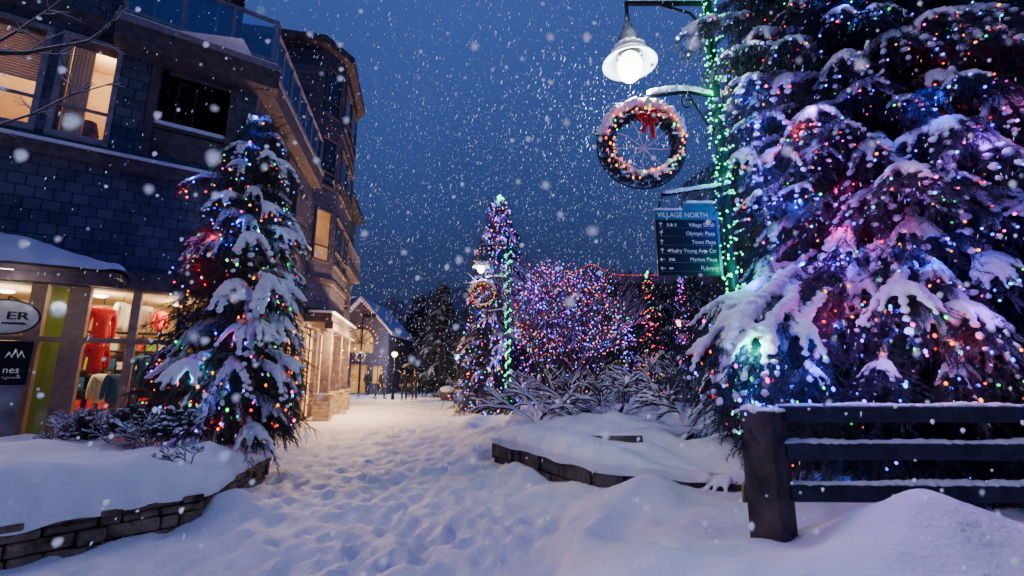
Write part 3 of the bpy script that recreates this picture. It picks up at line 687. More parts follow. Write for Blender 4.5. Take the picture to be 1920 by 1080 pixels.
for r in (wa,wb):
    w_=window(FA,r,M['glass'],B,.08,[],[r[2]+.55],'trimlight')
    room(FA,r,1.8,None,B)
    plight(FA.P((r[0]+r[1])/2,-1.0,r[3]+.15),(1,.74,.40),40,.15)
mb=MB()
for i in range(18):
    z=wa[3]-.02-i*.05; mb.fbox(FA,wa[0],wa[1],-.2,-.17,z-.034,z)
mb.build('blind',M['cream'],B)
mb=MB()
for i in range(6): mb.tube([FA.P(wb[1]-.05-.05*i,-.3,wb[2]),FA.P(wb[1]-.05-.05*i,-.3,wb[3])],.025,6)
mb.build('curtain',M['cream'],B)
mb=MB(); q=FA.P(wb[1]-.35,-.6,wb[2]+.05); mb.lathe([(.03,0),(.03,.25),(.16,.25),(.10,.5)],q); mb.build('table_lamp',M['bark'],B)
mb=MB(); u0,u1,z0,z1=ni
mb.quad(FA.P(u0,-1.3,z0),FA.P(u1,-1.3,z0),FA.P(u1,-1.3,z1),FA.P(u0,-1.3,z1)); mb.quad(FA.P(u0,-.3,z0),FA.P(u0,-1.3,z0),FA.P(u0,-1.3,z1),FA.P(u0,-.3,z1)); mb.quad(FA.P(u1,-.3,z0),FA.P(u1,-1.3,z0),FA.P(u1,-1.3,z1),FA.P(u1,-.3,z1))
mb.quad(FA.P(u0,-.3,z1),FA.P(u1,-.3,z1),FA.P(u1,-1.3,z1),FA.P(u0,-1.3,z1)); mb.quad(FA.P(u0,-.3,z0),FA.P(u1,-.3,z0),FA.P(u1,-1.3,z0),FA.P(u0,-1.3,z0)); mb.build('balcony_recess',M['darkroom'],B)
dfr=Fr((FA.P(0,-1.3,0).x,FA.P(0,-1.3,0).y),(-.82,-.57),(.57,-.82)); window(dfr,(u0+.35,u1-.25,z0+.15,z1-.25),M['darkpane'],B,.06,[(u0+u1)/2+.05],[],'trim',dep=.012,out=.05)
mb=MB(); mb.fbox(FA,u0,u1,-.12,-.02,z0,z0+.5); mb.fbox(FA,u0,u1,-.1,-.04,z0+.55,z0+.62)
br=mb.build('balcony_rail',M['trim'],B); mb=MB(); mb.fbox(FA,u0,u1,-.13,-.0,z0+.623,z0+.70); mb.build('snow',M['snowpad'],br,bevel=.02)
zl=FA.hit(160,292)[1]
mb=MB(); mb.fbox(FA,-.05,9,.0,.16,zl-.16,zl+.06); mb.build('trim_board',M['trim'],B,bevel=.01)
mb=MB(); mb.fbox(ST,0,5.3,.0,.14,zl-.16,zl+.06); mb.build('trim_board',M['trim'],B,bevel=.01)
mb=MB(); mb.fbox(FA,0,9,.004,.12,2.96,3.28); mb.build('trim_board',M['trim'],B,bevel=.01)
for uu in (u0-.06,u1+.06): mb=MB(); mb.fbox(FA,uu-.07,uu+.07,.002,.06,zl+.14,7.4); mb.build('trim_board',M['trim'],B,bevel=.01)
mb=MB(); mb.fbox(FA,.05,9,.01,.21,zl+.062,zl+.12); mb.build('snow',M['snowpad'],B,bevel=.02)
mb=MB(); mb.fbox(ST,.05,5.2,.01,.17,zl+.062,zl+.11); mb.build('snow',M['snowpad'],B,bevel=.02)
E_=15.3; EA=11.0
winS=[(1.0,2.0,5.5,7.2),(2.6,3.6,5.5,7.2),(11.6,12.6,4.6,6.2),(13.2,14.2,4.6,6.2),(1.6,3.2,3.6,4.7)]
arc=[(6.0,7.7,.05,3.0),(8.3,10.2,.05,3.0),(11.3,13.2,.4,2.7),(1.0,2.6,.4,2.9),(3.2,4.9,.4,2.9)]
mb=MB(); wall(mb,ST,0,E_,3.45,ZB,0,winS,.2)
mb.build('wall',shS,B)
mb=MB(); wall(mb,ST,0,E_,0,3.448,0,arc,.3)
mb.quad(ST.P(E_,0,0),ST.P(E_,-8,0),ST.P(E_,-8,ZB+3),ST.P(E_,0,ZB+3)); mb.build('wall',brickS,B)
for i,r in enumerate(winS): window(ST,r,M['darkpane'],B,.07,[(r[0]+r[1])/2],[],'trim')
for i,r in enumerate(arc):
    window(ST,r,M['winlit'],B,.09,[r[0]+(r[1]-r[0])*k for k in (.33,.66)],[2.3],'trim')
mb=MB(); mb.fbox(ST,5.6,EA,.002,.85,3.12,3.42); mb.fbox(ST,5.6,EA,.65,.9,2.9,3.13); mb.build('canopy',M['trim'],B,bevel=.015)
mb=MB(); mb.fbox(ST,5.55,EA+.05,.1,.92,3.423,3.50); mb.build('snow',M['snowpad'],B,bevel=.035)
for u in (6.55,8.6,10.6):
    mb=MB(); mb.fbox(ST,u-.14,u+.14,.46,.74,.85,2.9); pc=mb.build('pillar',M['trim'],B,bevel=.01)
    mb=MB()
    for k in range(6):
        mb.fbox(ST,u-.27+.01*(k%2),u+.27-.01*(k%2),.34+.01*(k%2),.86,.0+.13*k,.125+.13*k)
    mb.fbox(ST,u-.3,u+.3,.3,.9,.785,.85); mb.build('pillar_base',M['tan'],pc,bevel=.012)
mb=MB(); mb.fbox(FA,-.35,2.35,-.2,.4,7.45,ZB); mb.fbox(ST,-.2,5.2,-.2,.32,7.43,7.995); mb.build('terrace_slab',M['trim'],B,bevel=.02)
mb=MB(); mb.fbox(FA,-.37,2.37,.39,.43,ZB-.13,ZB-.01); mb.build('trim_board',M['trimlight'],B)
mb=MB(); mb.fbox(ST,-.2,5.2,.31,.35,ZB-.13,ZB-.012); mb.build('trim_board',M['trimlight'],B)
mb=MB(); mb.fbox(FA,2.4,9,-.1,.1,7.7,7.99); mb.build('trim_board',M['trim'],B,bevel=.02)
mb=MB(); mb.fbox(FA,-.3,2.3,.05,.38,ZB+.003,ZB+.06); mb.build('snow',M['snowpad'],B,bevel=.02)
mb=MB(); mb.fbox(ST,-.2,5.1,.02,.30,ZB+.001,ZB+.055); mb.build('snow',M['snowpad'],B,bevel=.02)
def railrun(fr,u0,u1,w,n):
    rl=MB(); gl=MB()
    rl.fbox(fr,u0,u1,w-.035,w+.035,ZB+1.02,ZB+1.09); rl.fbox(fr,u0,u1,w-.025,w+.025,ZB+.10,ZB+.16)
    for i in range(n+1):
        u=u0+(u1-u0)*i/n; rl.fbox(fr,u-.03,u+.03,w-.03,w+.03,ZB+.061,ZB+1.02)
    gl.quad(fr.P(u0,w,ZB+.16),fr.P(u1,w,ZB+.16),fr.P(u1,w,ZB+1.02),fr.P(u0,w,ZB+1.02))
    ro=rl.build('railing',M['trimlight'],B,bevel=.008); gl.build('glass_panel',M['railglass'],ro)
railrun(FA,-.25,2.25,.32,3); railrun(ST,-.1,5.05,.24,7)
mb=MB(); mb.fbox(FA,.7,9,-5,-1.2,ZB,11.2); mb.build('upper_wall',shF,B)
mb=MB(); mb.fbox(FA,2.2,9,-1.3,-.001,ZB,11.2); mb.build('upper_wall',shF,B)
mb=MB(); mb.fbox(FA,.4,9,-5.3,.5,11.2,11.5); mb.build('roof',M['slate'],B)
window(Fr((FA.P(0,-1.2,0).x,FA.P(0,-1.2,0).y),(-.82,-.57),(.57,-.82)),(.95,2.0,ZB+.1,10.2),M['darkpane'],B,.07,[1.48],[],'trimlight',dep=.012,out=.05)
mb=MB(); mb.quad(FA.P(0,-.2,ZB-.01),FA.P(9,-.2,ZB-.01),FA.P(9,-7,ZB-.01),FA.P(0,-7,ZB-.01)); mb.quad(ST.P(-1,-8,ZB-.012),ST.P(-1,0,ZB-.012),ST.P(E_,0,ZB-.012),ST.P(E_,-8,ZB-.012)); mb.build('terrace_floor',M['snowpad'],B)
poly=[(5.3,0),(6.2,.62),(9.3,.62),(10.2,0),(10.2,-3.5),(5.3,-3.5)]
def prism(fr,poly,z0,z1,mb):
    n=len(poly); vs=[fr.P(u,w,z0) for u,w in poly]+[fr.P(u,w,z1) for u,w in poly]
    mb.add(vs,[tuple(range(n)),tuple(range(n,2*n))]+[(i,(i+1)%n,n+(i+1)%n,n+i) for i in range(n)])
ZT=12.7
mb=MB(); prism(ST,poly,3.55,ZT,mb); mb.build('tower_wall',shS,B)
big=[(5.0,.1),(6.05,.9),(9.45,.9),(10.6,.1),(10.6,-3.8),(5.0,-3.8)]
mb=MB(); prism(ST,big,ZT+.001,ZT+.28,mb); n=len(big); ap=[ST.P(7.0,-1.3,ZT+1.6),ST.P(8.4,-1.3,ZT+1.6)]
vs=[ST.P(u,w,ZT+.282) for u,w in big]+ap
mb.add(vs,[(0,1,6),(1,2,7,6),(2,3,7),(3,4,7),(4,5,6,7),(5,0,6)]); mb.build('tower_roof',mat('brown_roof',(.10,.07,.075),.8,5,.4,.5,20),B)
def subframe(p,q):
    a=ST.P(p[0],p[1],0); b=ST.P(q[0],q[1],0); d=b-a; f=Fr((a.x,a.y),(d.x,d.y),(d.y,-d.x)); return f,d.length
for fi_,(p,q) in enumerate(((poly[0],poly[1]),(poly[1],poly[2]))):
    f,L=subframe(p,q)
    cols_=[(.25,L-.25)] if L<1.5 else [(.2,L/2-.1),(L/2+.1,L-.2)]
    for (a,b) in cols_:
        for z0 in (5.2,7.8,10.4):
            window(f,(a,b,z0,z0+1.65),M['winamber'] if (fi_==0 and z0==5.2) else M['darkpane'],B,.05,[],[z0+.45],'trim',dep=.012,out=.05)
sf=Fr((ST.P(5.3,0,0).x,ST.P(5.3,0,0).y),(-.98,-.2),(.2,-.98))
window(sf,(.6,1.5,9.0,11.0),M['darkpane'],B,.05,[1.05],[],'trim',dep=.012,out=.05)
for z in (ZB+.1,4.6,ZB+2.0): 
    mb=MB(); prism(ST,[(5.25,.0),(6.18,.69),(9.32,.69),(10.25,.0),(10.25,-.4),(5.25,-.4)],z-.15,z-.01,mb); mb.build('trim_board',M['trim'],B)
mb=MB(); mb.fbox(ST,10.2,E_,-6,-.002,ZB,9.6); mb.build('upper_wall',shS,B)
mb=MB(); mb.fbox(ST,10.2,E_+.3,-6,.4,9.6,9.85); mb.build('roof',M['slate'],B)
mb=MB(); mb.fbox(ST,10.6,E_,.3,.36,7.4,7.48); mb.fbox(ST,10.6,E_,.3,.36,6.5,6.56)
for k in range(8): mb.fbox(ST,10.6+k*.65,10.66+k*.65,.3,.36,6.5,7.45)
ro2=mb.build('railing',M['trimlight'],B); mb=MB(); mb.fbox(ST,10.5,E_,.003,.42,6.2,6.5); mb.build('balcony_slab',M['trim'],B)
# porch roof over the shop
mb=MB(); ur=FA.hit(226,520,1.0)[0]; SL=2.1
A=[FA.P(ur,1.05,2.98),FA.P(8,1.05,2.98),FA.P(8,.03,3.68),FA.P(ur+SL,.03,3.68),FA.P(ur,.03,3.05)]
mb.add(A+[a+Vector((0,0,.08)) for a in A],[(0,1,2,3),(5,6,7,8),(0,1,6,5),(0,3,8,5),(0,3,4),(5,8,9),(0,4,9,5)]); mb.build('porch_roof',M['trim'],B)
def pr_(u,w): 
    k=1-w/1.05; zz=2.98+.70*k
    kk=min(1,(u-ur)/SL); return min(zz,2.98+.06+.66*kk if kk<1 else zz)
Vv=[];Ff=[]
for i in range(61):
    for j in range(17):
        u=ur-.04+(8-ur)*(i/60)**1.6; w=1.12*(1-j/16); e=min(1,min((u-ur+.05)/.2,(1.13-w)/.16)); e=math.sqrt(max(0,1-(1-e)**2))
        Vv.append(FA.P(u,max(w,.02),pr_(u,min(w,1.05))+.07+.11*e+.07*float(vn(u,w,2.5,77))+.03*float(vn(u,w,7,78))))
for i in range(60):
    for j in range(16): a=i*17+j; Ff.append((a,a+1,a+18,a+17))
mesh_np('snow',np.array([tuple(v) for v in Vv]),np.array(Ff),M['snowpad'],B,True)
mb=MB(); mb.fbox(FA,ur+.02,8,.98,1.04,2.84,2.975); mb.build('porch_fascia',M['trim'],B)
def U_(px,w=-.1): return FA.hit(px,700,w)[0]
posts=[(U_(62),U_(30)),(U_(146),U_(104)),(U_(245),U_(228)),(U_(332),U_(318)),(.15,.3)]
mb=MB()
for a,b in posts: mb.fbox(FA,min(a,b),max(a,b),-.28,-.02,.1,2.95)
mb.fbox(FA,.16,7.4,-.22,-.06,2.02,2.10); mb.fbox(FA,.16,7.4,-.25,-.04,.1,.45)
sf_=mb.build('shopfront_frame',M['shopframe'],B,bevel=.008)
mb=MB(); mb.quad(FA.P(.2,-.15,.45),FA.P(7.4,-.15,.45),FA.P(7.4,-.15,2.94),FA.P(.2,-.15,2.94)); mb.build('pane',M['glass'],sf_)
mb=MB(); a,b,z0,z1=.0,7.6,.05,3.0
mb.quad(FA.P(a,-3,z0),FA.P(b,-3,z0),FA.P(b,-3,z1),FA.P(a,-3,z1)); mb.quad(FA.P(a,-.31,z1),FA.P(b,-.31,z1),FA.P(b,-3,z1),FA.P(a,-3,z1)); mb.quad(FA.P(a,-.31,z0),FA.P(b,-.31,z0),FA.P(b,-3,z0),FA.P(a,-3,z0)); mb.quad(FA.P(b,-.31,z0),FA.P(b,-3,z0),FA.P(b,-3,z1),FA.P(b,-.31,z1)); mb.quad(FA.P(a,-.31,z0),FA.P(a,-3,z0),FA.P(a,-3,z1),FA.P(a,-.31,z1)); mb.build('shop_room',M['cream'],B)
ul=U_(80,-.5); mb=MB(); mb.fbox(FA,ul-.25,ul+.3,-.95,-.55,.06,2.98); mb.build('lime_partition',M['lime'],B)
for u,w,e in ((.9,-1.5,60),(2.1,-.9,50),(3.4,-1.2,60)):
    plight(FA.P(u,w,2.75),(1,.74,.42),e,.1)
    mb=MB(); mb.ell(FA.P(u,w,2.93),(.12,.12,.03),14,6); mb.build('ceiling_light',globe,B,True)
def skinobj(name,verts,edges,rad,m,parent,sub=1,local=True):
    me=bpy.data.meshes.new(name); me.from_pydata(verts,edges,[]); o=bpy.data.objects.new(name,me); link(o,parent,local)
    o.modifiers.new('k','SKIN')
    for i,r in enumerate(rad):
        d=me.skin_vertices[0].data[i]; d.radius=(r,r) if not hasattr(r,'__len__') else r
    me.skin_vertices[0].data[0].use_root=True
    s=o.modifiers.new('s','SUBSURF'); s.levels=sub; s.render_levels=sub
    evalmesh(o); o.data.materials.clear(); o.data.materials.append(m)
    for p in o.data.polygons: p.use_smooth=True
    return o
def jacket(p,m,label,rz,k=.8):
    t=thing('jacket',label,'jacket',p,None,rz); t.scale=(k,k,k)
    skinobj('coat_body',[(0,0,-.42),(0,0,-.05),(0,0,.22),(0,0,.32),(-.17,0,.24),(-.22,.02,0),(-.23,.03,-.30),(.17,0,.24),(.22,.02,0),(.23,.03,-.30)],[(0,1),(1,2),(2,3),(2,4),(4,5),(5,6),(2,7),(7,8),(8,9)],[(.17,.12),(.15,.11),(.15,.1),(.06,.06),.065,.055,.045,.065,.055,.045],m,t)
    mb=MB(); mb.tube([(0,0,.34),(0,0,.46),(.03,0,.5),(0,0,.53)],.01,5); mb.build('hanger',M['black'],t,False,True)
    return t
rzF=aF
def sp_(px,py,w): u,z=FA.hit(px,py,w); return FA.P(u,w,z)
jacket(sp_(190,605,-.8),M['red'],'bright red jacket hanging high in the shop window',rzF+.6,.95)
jacket(sp_(180,668,-.8),M['red'],'red jacket hanging below the other red one in the shop window',rzF+.5,.8)
jacket(sp_(228,590,-1.3),M['white'],'white jacket hanging beside the red jackets in the shop',rzF+1.1,.8)
jacket(sp_(212,725,-.7),M['navy'],'teal blue jacket on a stand low in the shop window',rzF+.9,.75)
jacket(sp_(188,725,-1.1),M['white'],'white jacket on a stand at the foot of the shop window',rzF+.7,.75)
jacket(sp_(285,700,-1.0),M['darkcloth'],'dark jacket on a stand in the right shop window',rzF+.9)
jacket(sp_(268,690,-1.4),M['navy'],'blue jacket behind the dark jacket in the right shop window',rzF+.6)
jacket(sp_(300,600,-1.6),M['red'],'small red jacket high at the back of the right shop window',rzF+.6,.6)
jacket(sp_(270,590,-1.7),M['white'],'pale jacket high at the back of the right shop window',rzF+.3,.6)
sh=thing('display_shelf','shop shelf of folded coloured clothes behind the glass','shelf',FA.P(3.0,-2.2,0))
mb=MB()
for z in (.35,.75,1.15,1.55,1.95,2.35): mb.fbox(FA,.3,3.9,-2.8,-2.3,z,z+.03)
for u in (.3,1.2,2.1,3.0,3.87): mb.fbox(FA,u,u+.03,-2.79,-2.31,.3,2.6)
mb.build('shelf_board',M['bark'],sh)
ck=[M['red'],M['navy'],M['lime'],M['white'],M['darkcloth']]; mbs=[MB() for _ in ck]
for z in (.38,.78,1.18,1.58,1.98):
    u=.35
    while u<3.8: h_=random.uniform(.08,.32); mbs[random.randrange(5)].fbox(FA,u,u+random.uniform(.08,.2),-2.75,-2.35,z+.003,z+h_); u+=.22
for m_,k in zip(mbs,ck): m_.build('folded_clothes',k,sh)
# shop signs
so=thing('oval_sign','white oval shop sign with black lettering at the far left','sign',sp_(35,595,1.0))
R2=-FA.d; c=sp_(10,594,.9)
def disc(mb,c,r,u,a,b,w,n=40): 
    mb.add([c+r*(a*math.cos(2*math.pi*i/n))+u*(b*math.sin(2*math.pi*i/n))+FA.n*w for i in range(n)],[tuple(range(n))])
mb=MB(); disc(mb,c,R2,U,.37,.26,0); mb.build('border',M['signblack'],so)
mb=MB(); disc(mb,c,R2,U,.345,.235,.006); mb.build('panel',M['offwhite'],so)
mb=MB()
for dx in (0,.006,.012): put(mb,'ER',.16,c+R2*(.0+dx)-U*.03+FA.n*(.012+dx*.05),R2,U,sx=1.35)
mb.build('lettering',M['signblack'],so)
mb=MB(); mb.quad(c-R2*.05-U*.10+FA.n*.012,c+R2*.24-U*.10+FA.n*.012,c+R2*.20-U*.07+FA.n*.012,c-R2*.05-U*.08+FA.n*.012); mb.build('underline',M['signblack'],so)
mb=MB(); mb.tube([c+U*.25,c+U*.30,c+U*.30-FA.n*.8],.012,6); mb.build('hanger',M['black'],so)
so=thing('shop_board','tall black and white shop board with mountain mark at the far left','sign',sp_(20,740,.5))
tl=sp_(50,640,.4); tu=FA.hit(54,690,.4)[0]
zt=tl.z; zb=FA.hit(30,722,.4)[1]; zbb=FA.hit(20,838,.4)[1]
mb=MB(); mb.fbox(FA,tu,tu+1.0,.37,.4,zb,zt); mb.build('panel',M['signblack'],so)
mb=MB(); mb.fbox(FA,tu+.03,tu+1.0,.37,.4,zbb,zb-.002); mb.build('poster',M['greyboard'],so)
mb=MB(); put(mb,'nes',.14,FA.P(tu+.275,.404,zb+.18),R2,U,sx=.95); mb.build('lettering',M['lettering'],so)
mb=MB(); put(mb,'To The Summit',.032,FA.P(tu+.27,.404,zb+.10),R2,U); mb.build('lettering',M['lettering'],so)
mb=MB()
for k,(x0,h_) in enumerate(((0,.10),(.065,.15),(.13,.12))):
    b_=FA.P(tu+.28,.404,zb+.40)+R2*x0; mb.add([b_,b_+R2*.035+U*h_,b_+R2*.055+U*h_*.75,b_+R2*.035+U*h_*.45],[(0,1,2,3)]); mb.add([b_+R2*.045+U*h_*.9,b_+R2*.09,b_+R2*.065+U*h_*.2],[(0,1,2)])
mb.build('mountain_mark',M['lettering'],so)
so=thing('porch_lamp','small round white lamp hanging under the porch roof','lamp',sp_(12,508,.9)); mb=MB(); mb.ell(sp_(13,508,.9),(.07,.07,.08),14,10); mb.build('globe',globe,so,True); mb=MB(); mb.tube([sp_(13,500,.9),sp_(13,485,.9)],.012,6); mb.build('stem',M['black'],so)
plight(sp_(20,530,1.3),(.95,.85,.75),8,.1)
for u,w_,e in ((6.1,1.35,760),(8.7,1.45,560),(11.5,.9,460)): plight(ST.P(u,w_,2.6),(1,.62,.29),e,.12)
# ---------------------------------------------------------------- bare shrubs
def grow(base,dirv,L,r,dep,segs,spread=.5,grav=0):
    p=Vector(base); d=Vector(dirv).normalized(); n=3
    for i in range(n):
        q=p+d*(L/n); segs.append((p.copy(),q.copy(),r*(1-.25*i/n))); p=q; d=(d+Vector((random.gauss(0,.16),random.gauss(0,.16),random.gauss(0,.12)-grav))).normalized()
        if dep>0 and i>0:
            e=(d+Vector((random.gauss(0,spread),random.gauss(0,spread),random.gauss(.1,spread*.6)))).normalized(); grow(p,e,L*random.uniform(.55,.8),r*.6,dep-1,segs,spread,grav)
    if dep>0:
        for k in range(2):
            e=(d+Vector((random.gauss(0,spread),random.gauss(0,spread),random.gauss(.05,spread*.5)))).normalized(); grow(p,e,L*random.uniform(.6,.85),r*.62,dep-1,segs,spread,grav)
def segmesh(segs,name,m,parent,off=0,k=1.0,flat=False,mn=0.0):
    A=np.array([tuple(s[0]) for s in segs]);Bv=np.array([tuple(s[1]) for s in segs]);r=np.array([max(s[2],mn) for s in segs])*k; D=Bv-A; L=np.linalg.norm(D,axis=1)+1e-6
    if flat:
        keep=np.abs(D[:,2]/L)<.85; A,Bv,r,D,L=A[keep],Bv[keep],r[keep],D[keep],L[keep]
    A=A+np.array([0,0,off])
    n=5; th=np.arange(n)*2*np.pi/n; base=np.stack([np.zeros(n),np.cos(th),np.sin(th)],1); pv=np.concatenate([base,base*[1,.8,.8]+[1,0,0]])
    pf=np.array([[i,(i+1)%n,n+(i+1)%n,n+i] for i in range(n)])
    Bm=basis(D,np.zeros(len(D))); Sc=np.stack([L*1.04,r,r],1); V=np.einsum('nij,nvj->nvi',Bm,pv[None]*Sc[:,None,:])+A[:,None,:]
    Fa=pf[None]+(np.arange(len(A))*len(pv))[:,None,None]
    return mesh_np(name,V.reshape(-1,3),Fa.reshape(-1,4),m,parent,True)
def shrub(label,base,n,L,r,dep,spread=.5,snow=True,lean=.5,m='barkred',sk=1.5,name='bare_shrub',cat='shrub',group=None,up=1.0,mn=.004,grav=0,snowm='snowtree'):
    t=thing(name,label,cat,base,group); segs=[]
    for i in range(n):
        a=6.283*i/n+random.uniform(-.3,.3); grow(Vector(base)+Vector((math.cos(a)*.05,math.sin(a)*.05,-.05)),(math.cos(a)*lean,math.sin(a)*lean,up),L,r,dep,segs,spread,grav)
    segmesh(segs,'branches',M[m],t,mn=mn)
    if snow: segmesh(segs,'snow',M[snowm],t,r*.35+.006,sk,True,mn)
    return segs
TWL=[twig_proto(9,.5,.10,s+40) for s in range(3)]
def leafy(label,base,R_,n,group):
    t=thing('evergreen_shrub',label,'shrub',base,group); tp=[];td=[];tl=[];C=[];Rr=[]
    for i in range(n):
        a=random.uniform(0,6.28); e=random.uniform(.1,1.4); r=R_*random.uniform(.3,1); d=Vector((math.cos(a)*math.cos(e),math.sin(a)*math.cos(e),math.sin(e))); p=Vector(base)+d*r
        tp.append(p);td.append(d+Vector((0,0,.2)));tl.append(.09)
        if i%3==0 and r>.6*R_: C.append(p+d*.04+Vector((0,0,.02)));Rr.append((random.uniform(.015,.045),random.uniform(.015,.04),random.uniform(.01,.02)))
    V,Fa=scatter(TWL,tp,td,tl); mesh_np('foliage',V,Fa,M['bark'],t)
    V,Fa=balls(C,Rr); mesh_np('snow',V,Fa,M['snowtree'],t,True)
for px,py,t,n,L,lab in ((150,835,5.9,5,.22,'leftmost tall leafless shrub at the foot of the shop window'),(215,850,5.6,5,.22,'leafless shrub below the red jackets in the stone planter'),(285,845,5.3,5,.22,'leafless shrub left of the fir tree skirt'),(350,840,5.5,5,.22,'leafless shrub under the left side of the fir tree'),(110,850,6.0,4,.16,'low leafless shrub by the shop board'),(345,868,4.6,3,.10,'tiny leafless sprig poking out of the planter snow')):
    p=at(px,py,t); shrub(lab,p,n,L,.007,3,.5,True,.45,sk=1.5,group='leafless shrubs in the stone planter')
for px,py,t,R0,lab in ((175,825,5.8,.30,'dark leafy shrub under the red jackets'),(255,815,5.5,.32,'dark leafy shrub by the shopfront mullion'),(330,820,5.3,.30,'dark leafy shrub against the fir tree')):
    leafy(lab,at(px,py,t),R0,420,'dark leafy shrubs in the stone planter')
# arching snowy shrubs: stems climb, then bend over
for px,py,t,n,L,dp,lab in ((1010,800,9.5,4,.62,3,'snow lined leafless shrub at the left end of the right planter'),(1075,790,10.5,5,.56,3,'wide leafless snow covered shrub behind the right planter'),(1150,795,9.0,5,.52,3,'snow covered leafless shrub in the middle of the right planter'),(1240,775,9.5,5,.56,3,'leafless snowy shrub nearest the spruce'),(1290,790,7.2,5,.38,3,'low snowy shrub beside the spruce skirt'),(900,755,17,5,.5,3,'small leafless shrub at the foot of the tall fir')):
    shrub(lab,at(px,py,t),n,L,.045,dp,.30,True,.8,sk=1.5,group='leafless shrubs in the right planter',up=1.0,mn=.009,grav=.11)
# lit bare tree
pb=Vector((1.60,14.9,.1))
segs=shrub('leafless round tree covered in pink and violet lights beside the tall fir',pb,8,1.75,.06,4,.40,True,.55,name='leafless_tree',cat='tree',sk=.8,mn=.010,grav=-.08,snowm='snowdim')
random.shuffle(segs); 
pts=[s[1] for s in segs if s[1].z>.8 and ((s[1].x-1.65)/1.6)**2+((s[1].z-3.0)/2.3)**2<1]
cell={}; sel=[]
for p in pts:
    k=(int(p.x/.15),int(p.z/.15)); cell[k]=cell.get(k,0)+1
    if cell[k]<=4: sel.append(p+Vector((random.gauss(0,.04),-.10,random.gauss(0,.04))))
pts=sel[:1500]; cc=cols(len(pts),['magenta','violet','blue','red','cyan','amber','rose'],[1.4,2.6,3.2,1.2,1.8,1.6,2.8])
string('pink and violet bulbs all over the leafless round tree',pts,cc,.0190,100)
for p in pts[:10]: plight(p+Vector((0,-.6,0)),PAL[random.choice(['violet','blue','rose','violet'])],16,.08)
# middle tall fir
T3,bc3=conifer('fir_tree','tall slim fir covered in blue and violet lights behind the second lamp post',(-.52,17.5,.1),8.3,1.95,230,.44,.10,.42,.10,0,(),zlow=.05,prof=.66,protos=TWF,needle='needleblue',ff=.48,core=1900,corel=.5,snowm='snowdim')
random.shuffle(bc3)
pts=[];cell={}
for p in bc3:
    if p.y>17.9 or p.z>8.3: continue
    k=(int(p.x/.19),int(p.z/.19)); cell[k]=cell.get(k,0)+1
    if cell[k]<=3: pts.append(p+Vector((0,-.32,0)))
pts=pts[:1400]; cc=cols(len(pts),['violet','blue','cyan','magenta','green','amber','rose','red'],[2.6,3.4,1.8,1.2,.7,1.4,1.8,.6])
string('blue and violet bulbs over the tall slim fir',pts,cc,.026,100)
top=Vector((-.52,17.4,8.45)); tp_=thing('tree_topper','glowing green star cluster on the tip of the tall slim fir','ornament',top); bulbs_on(tp_,[top+Vector((random.gauss(0,.07),random.gauss(0,.05),random.gauss(0,.09))) for _ in range(16)],['teal']*16,.045,16)
plight(top+Vector((0,-.3,0)),PAL['teal'],12,.05)
for p,c in list(zip(pts,cc))[:14]: plight(p+Vector((0,-.3,.05)),PAL['violet' if c in('amber','red','green') else c],16,.05)
# far firs
T4,bc4=conifer('fir_tree','faint snowy fir at the end of the street, left of the lit fir',(-4.8,31,0),7.6,2.3,100,.7,.24,.35,.12,0,(),protos=TWF,needle='needlehaze',group='faint firs in the distance',hang=.3,ff=.6,prof=.8,core=500,corel=.8,snowm='snowhaze')
far=[(-7.5,44,1.2,'far off faint fir behind the street end house'),(-2.3,38,1.1,'faint fir just behind the tall lit fir'),(3.0,27,.85,'faint fir behind the lit leafless tree'),(6.0,25,.80,'faint fir left of the red outlined roof'),(8.6,25,.80,'faint fir in front of the long dark building'),(11,27,1.0,'faint fir behind the sign board'),(-10.5,52,1.35,'faintest fir above the street end house'),(6.5,46,1.4,'tall faint fir beyond the red outlined roof'),(15,36,1.3,'faint fir hidden by the spruce at the right'),(-4.3,50,1.2,'distant fir between the house and the lit fir'),(-13.5,60,1.2,'farthest left fir behind the shop building'),(-6.6,38,.8,'short faint fir beside the warm globe lamp')]
for x_,y_,s_,lab in far:
    c=copy_tree(T4); c.location=(x_,y_,0); c.scale=(s_,s_,s_); c.rotation_euler=(0,0,random.uniform(0,6)); tag(c,lab)
for px,py,t,hh,cw,lab in ((1217,640,17,3.2,['red','amber','magenta','green'],'small slim fir with red lights right of the leafless tree'),(1280,640,19,3.4,['magenta','violet','blue','red'],'small fir with violet lights near the spruce'),(1180,660,20,2.4,['violet','blue','magenta','cyan'],'short lit fir between the leafless tree and the red lit fir')):
    p=at(px,py,t); p.z=.2; zt=at(px,512 if px!=1180 else 600,t).z
    Tn,b5=conifer('fir_tree',lab,tuple(p),zt-.2,.62,70,.4,.16,.2,.08,0,(),protos=TWF,needle='needleblue',group='small lit firs in the distance',ff=.35,core=250,snowm='snowdim')
    pt5=[q+Vector((0,-.2,0)) for q in b5[:150]]; string('bulbs on the '+lab,pt5,cols(len(pt5),cw,[4,2,2,1]),.023,40)
    tq=Vector((p.x,p.y-.1,zt+.05)); t5=thing('tree_topper','green glowing tip on the '+lab,'ornament',tq); bulbs_on(t5,[tq+Vector((random.gauss(0,.04),0,random.gauss(0,.06))) for _ in range(6)],['teal']*6,.04,6)
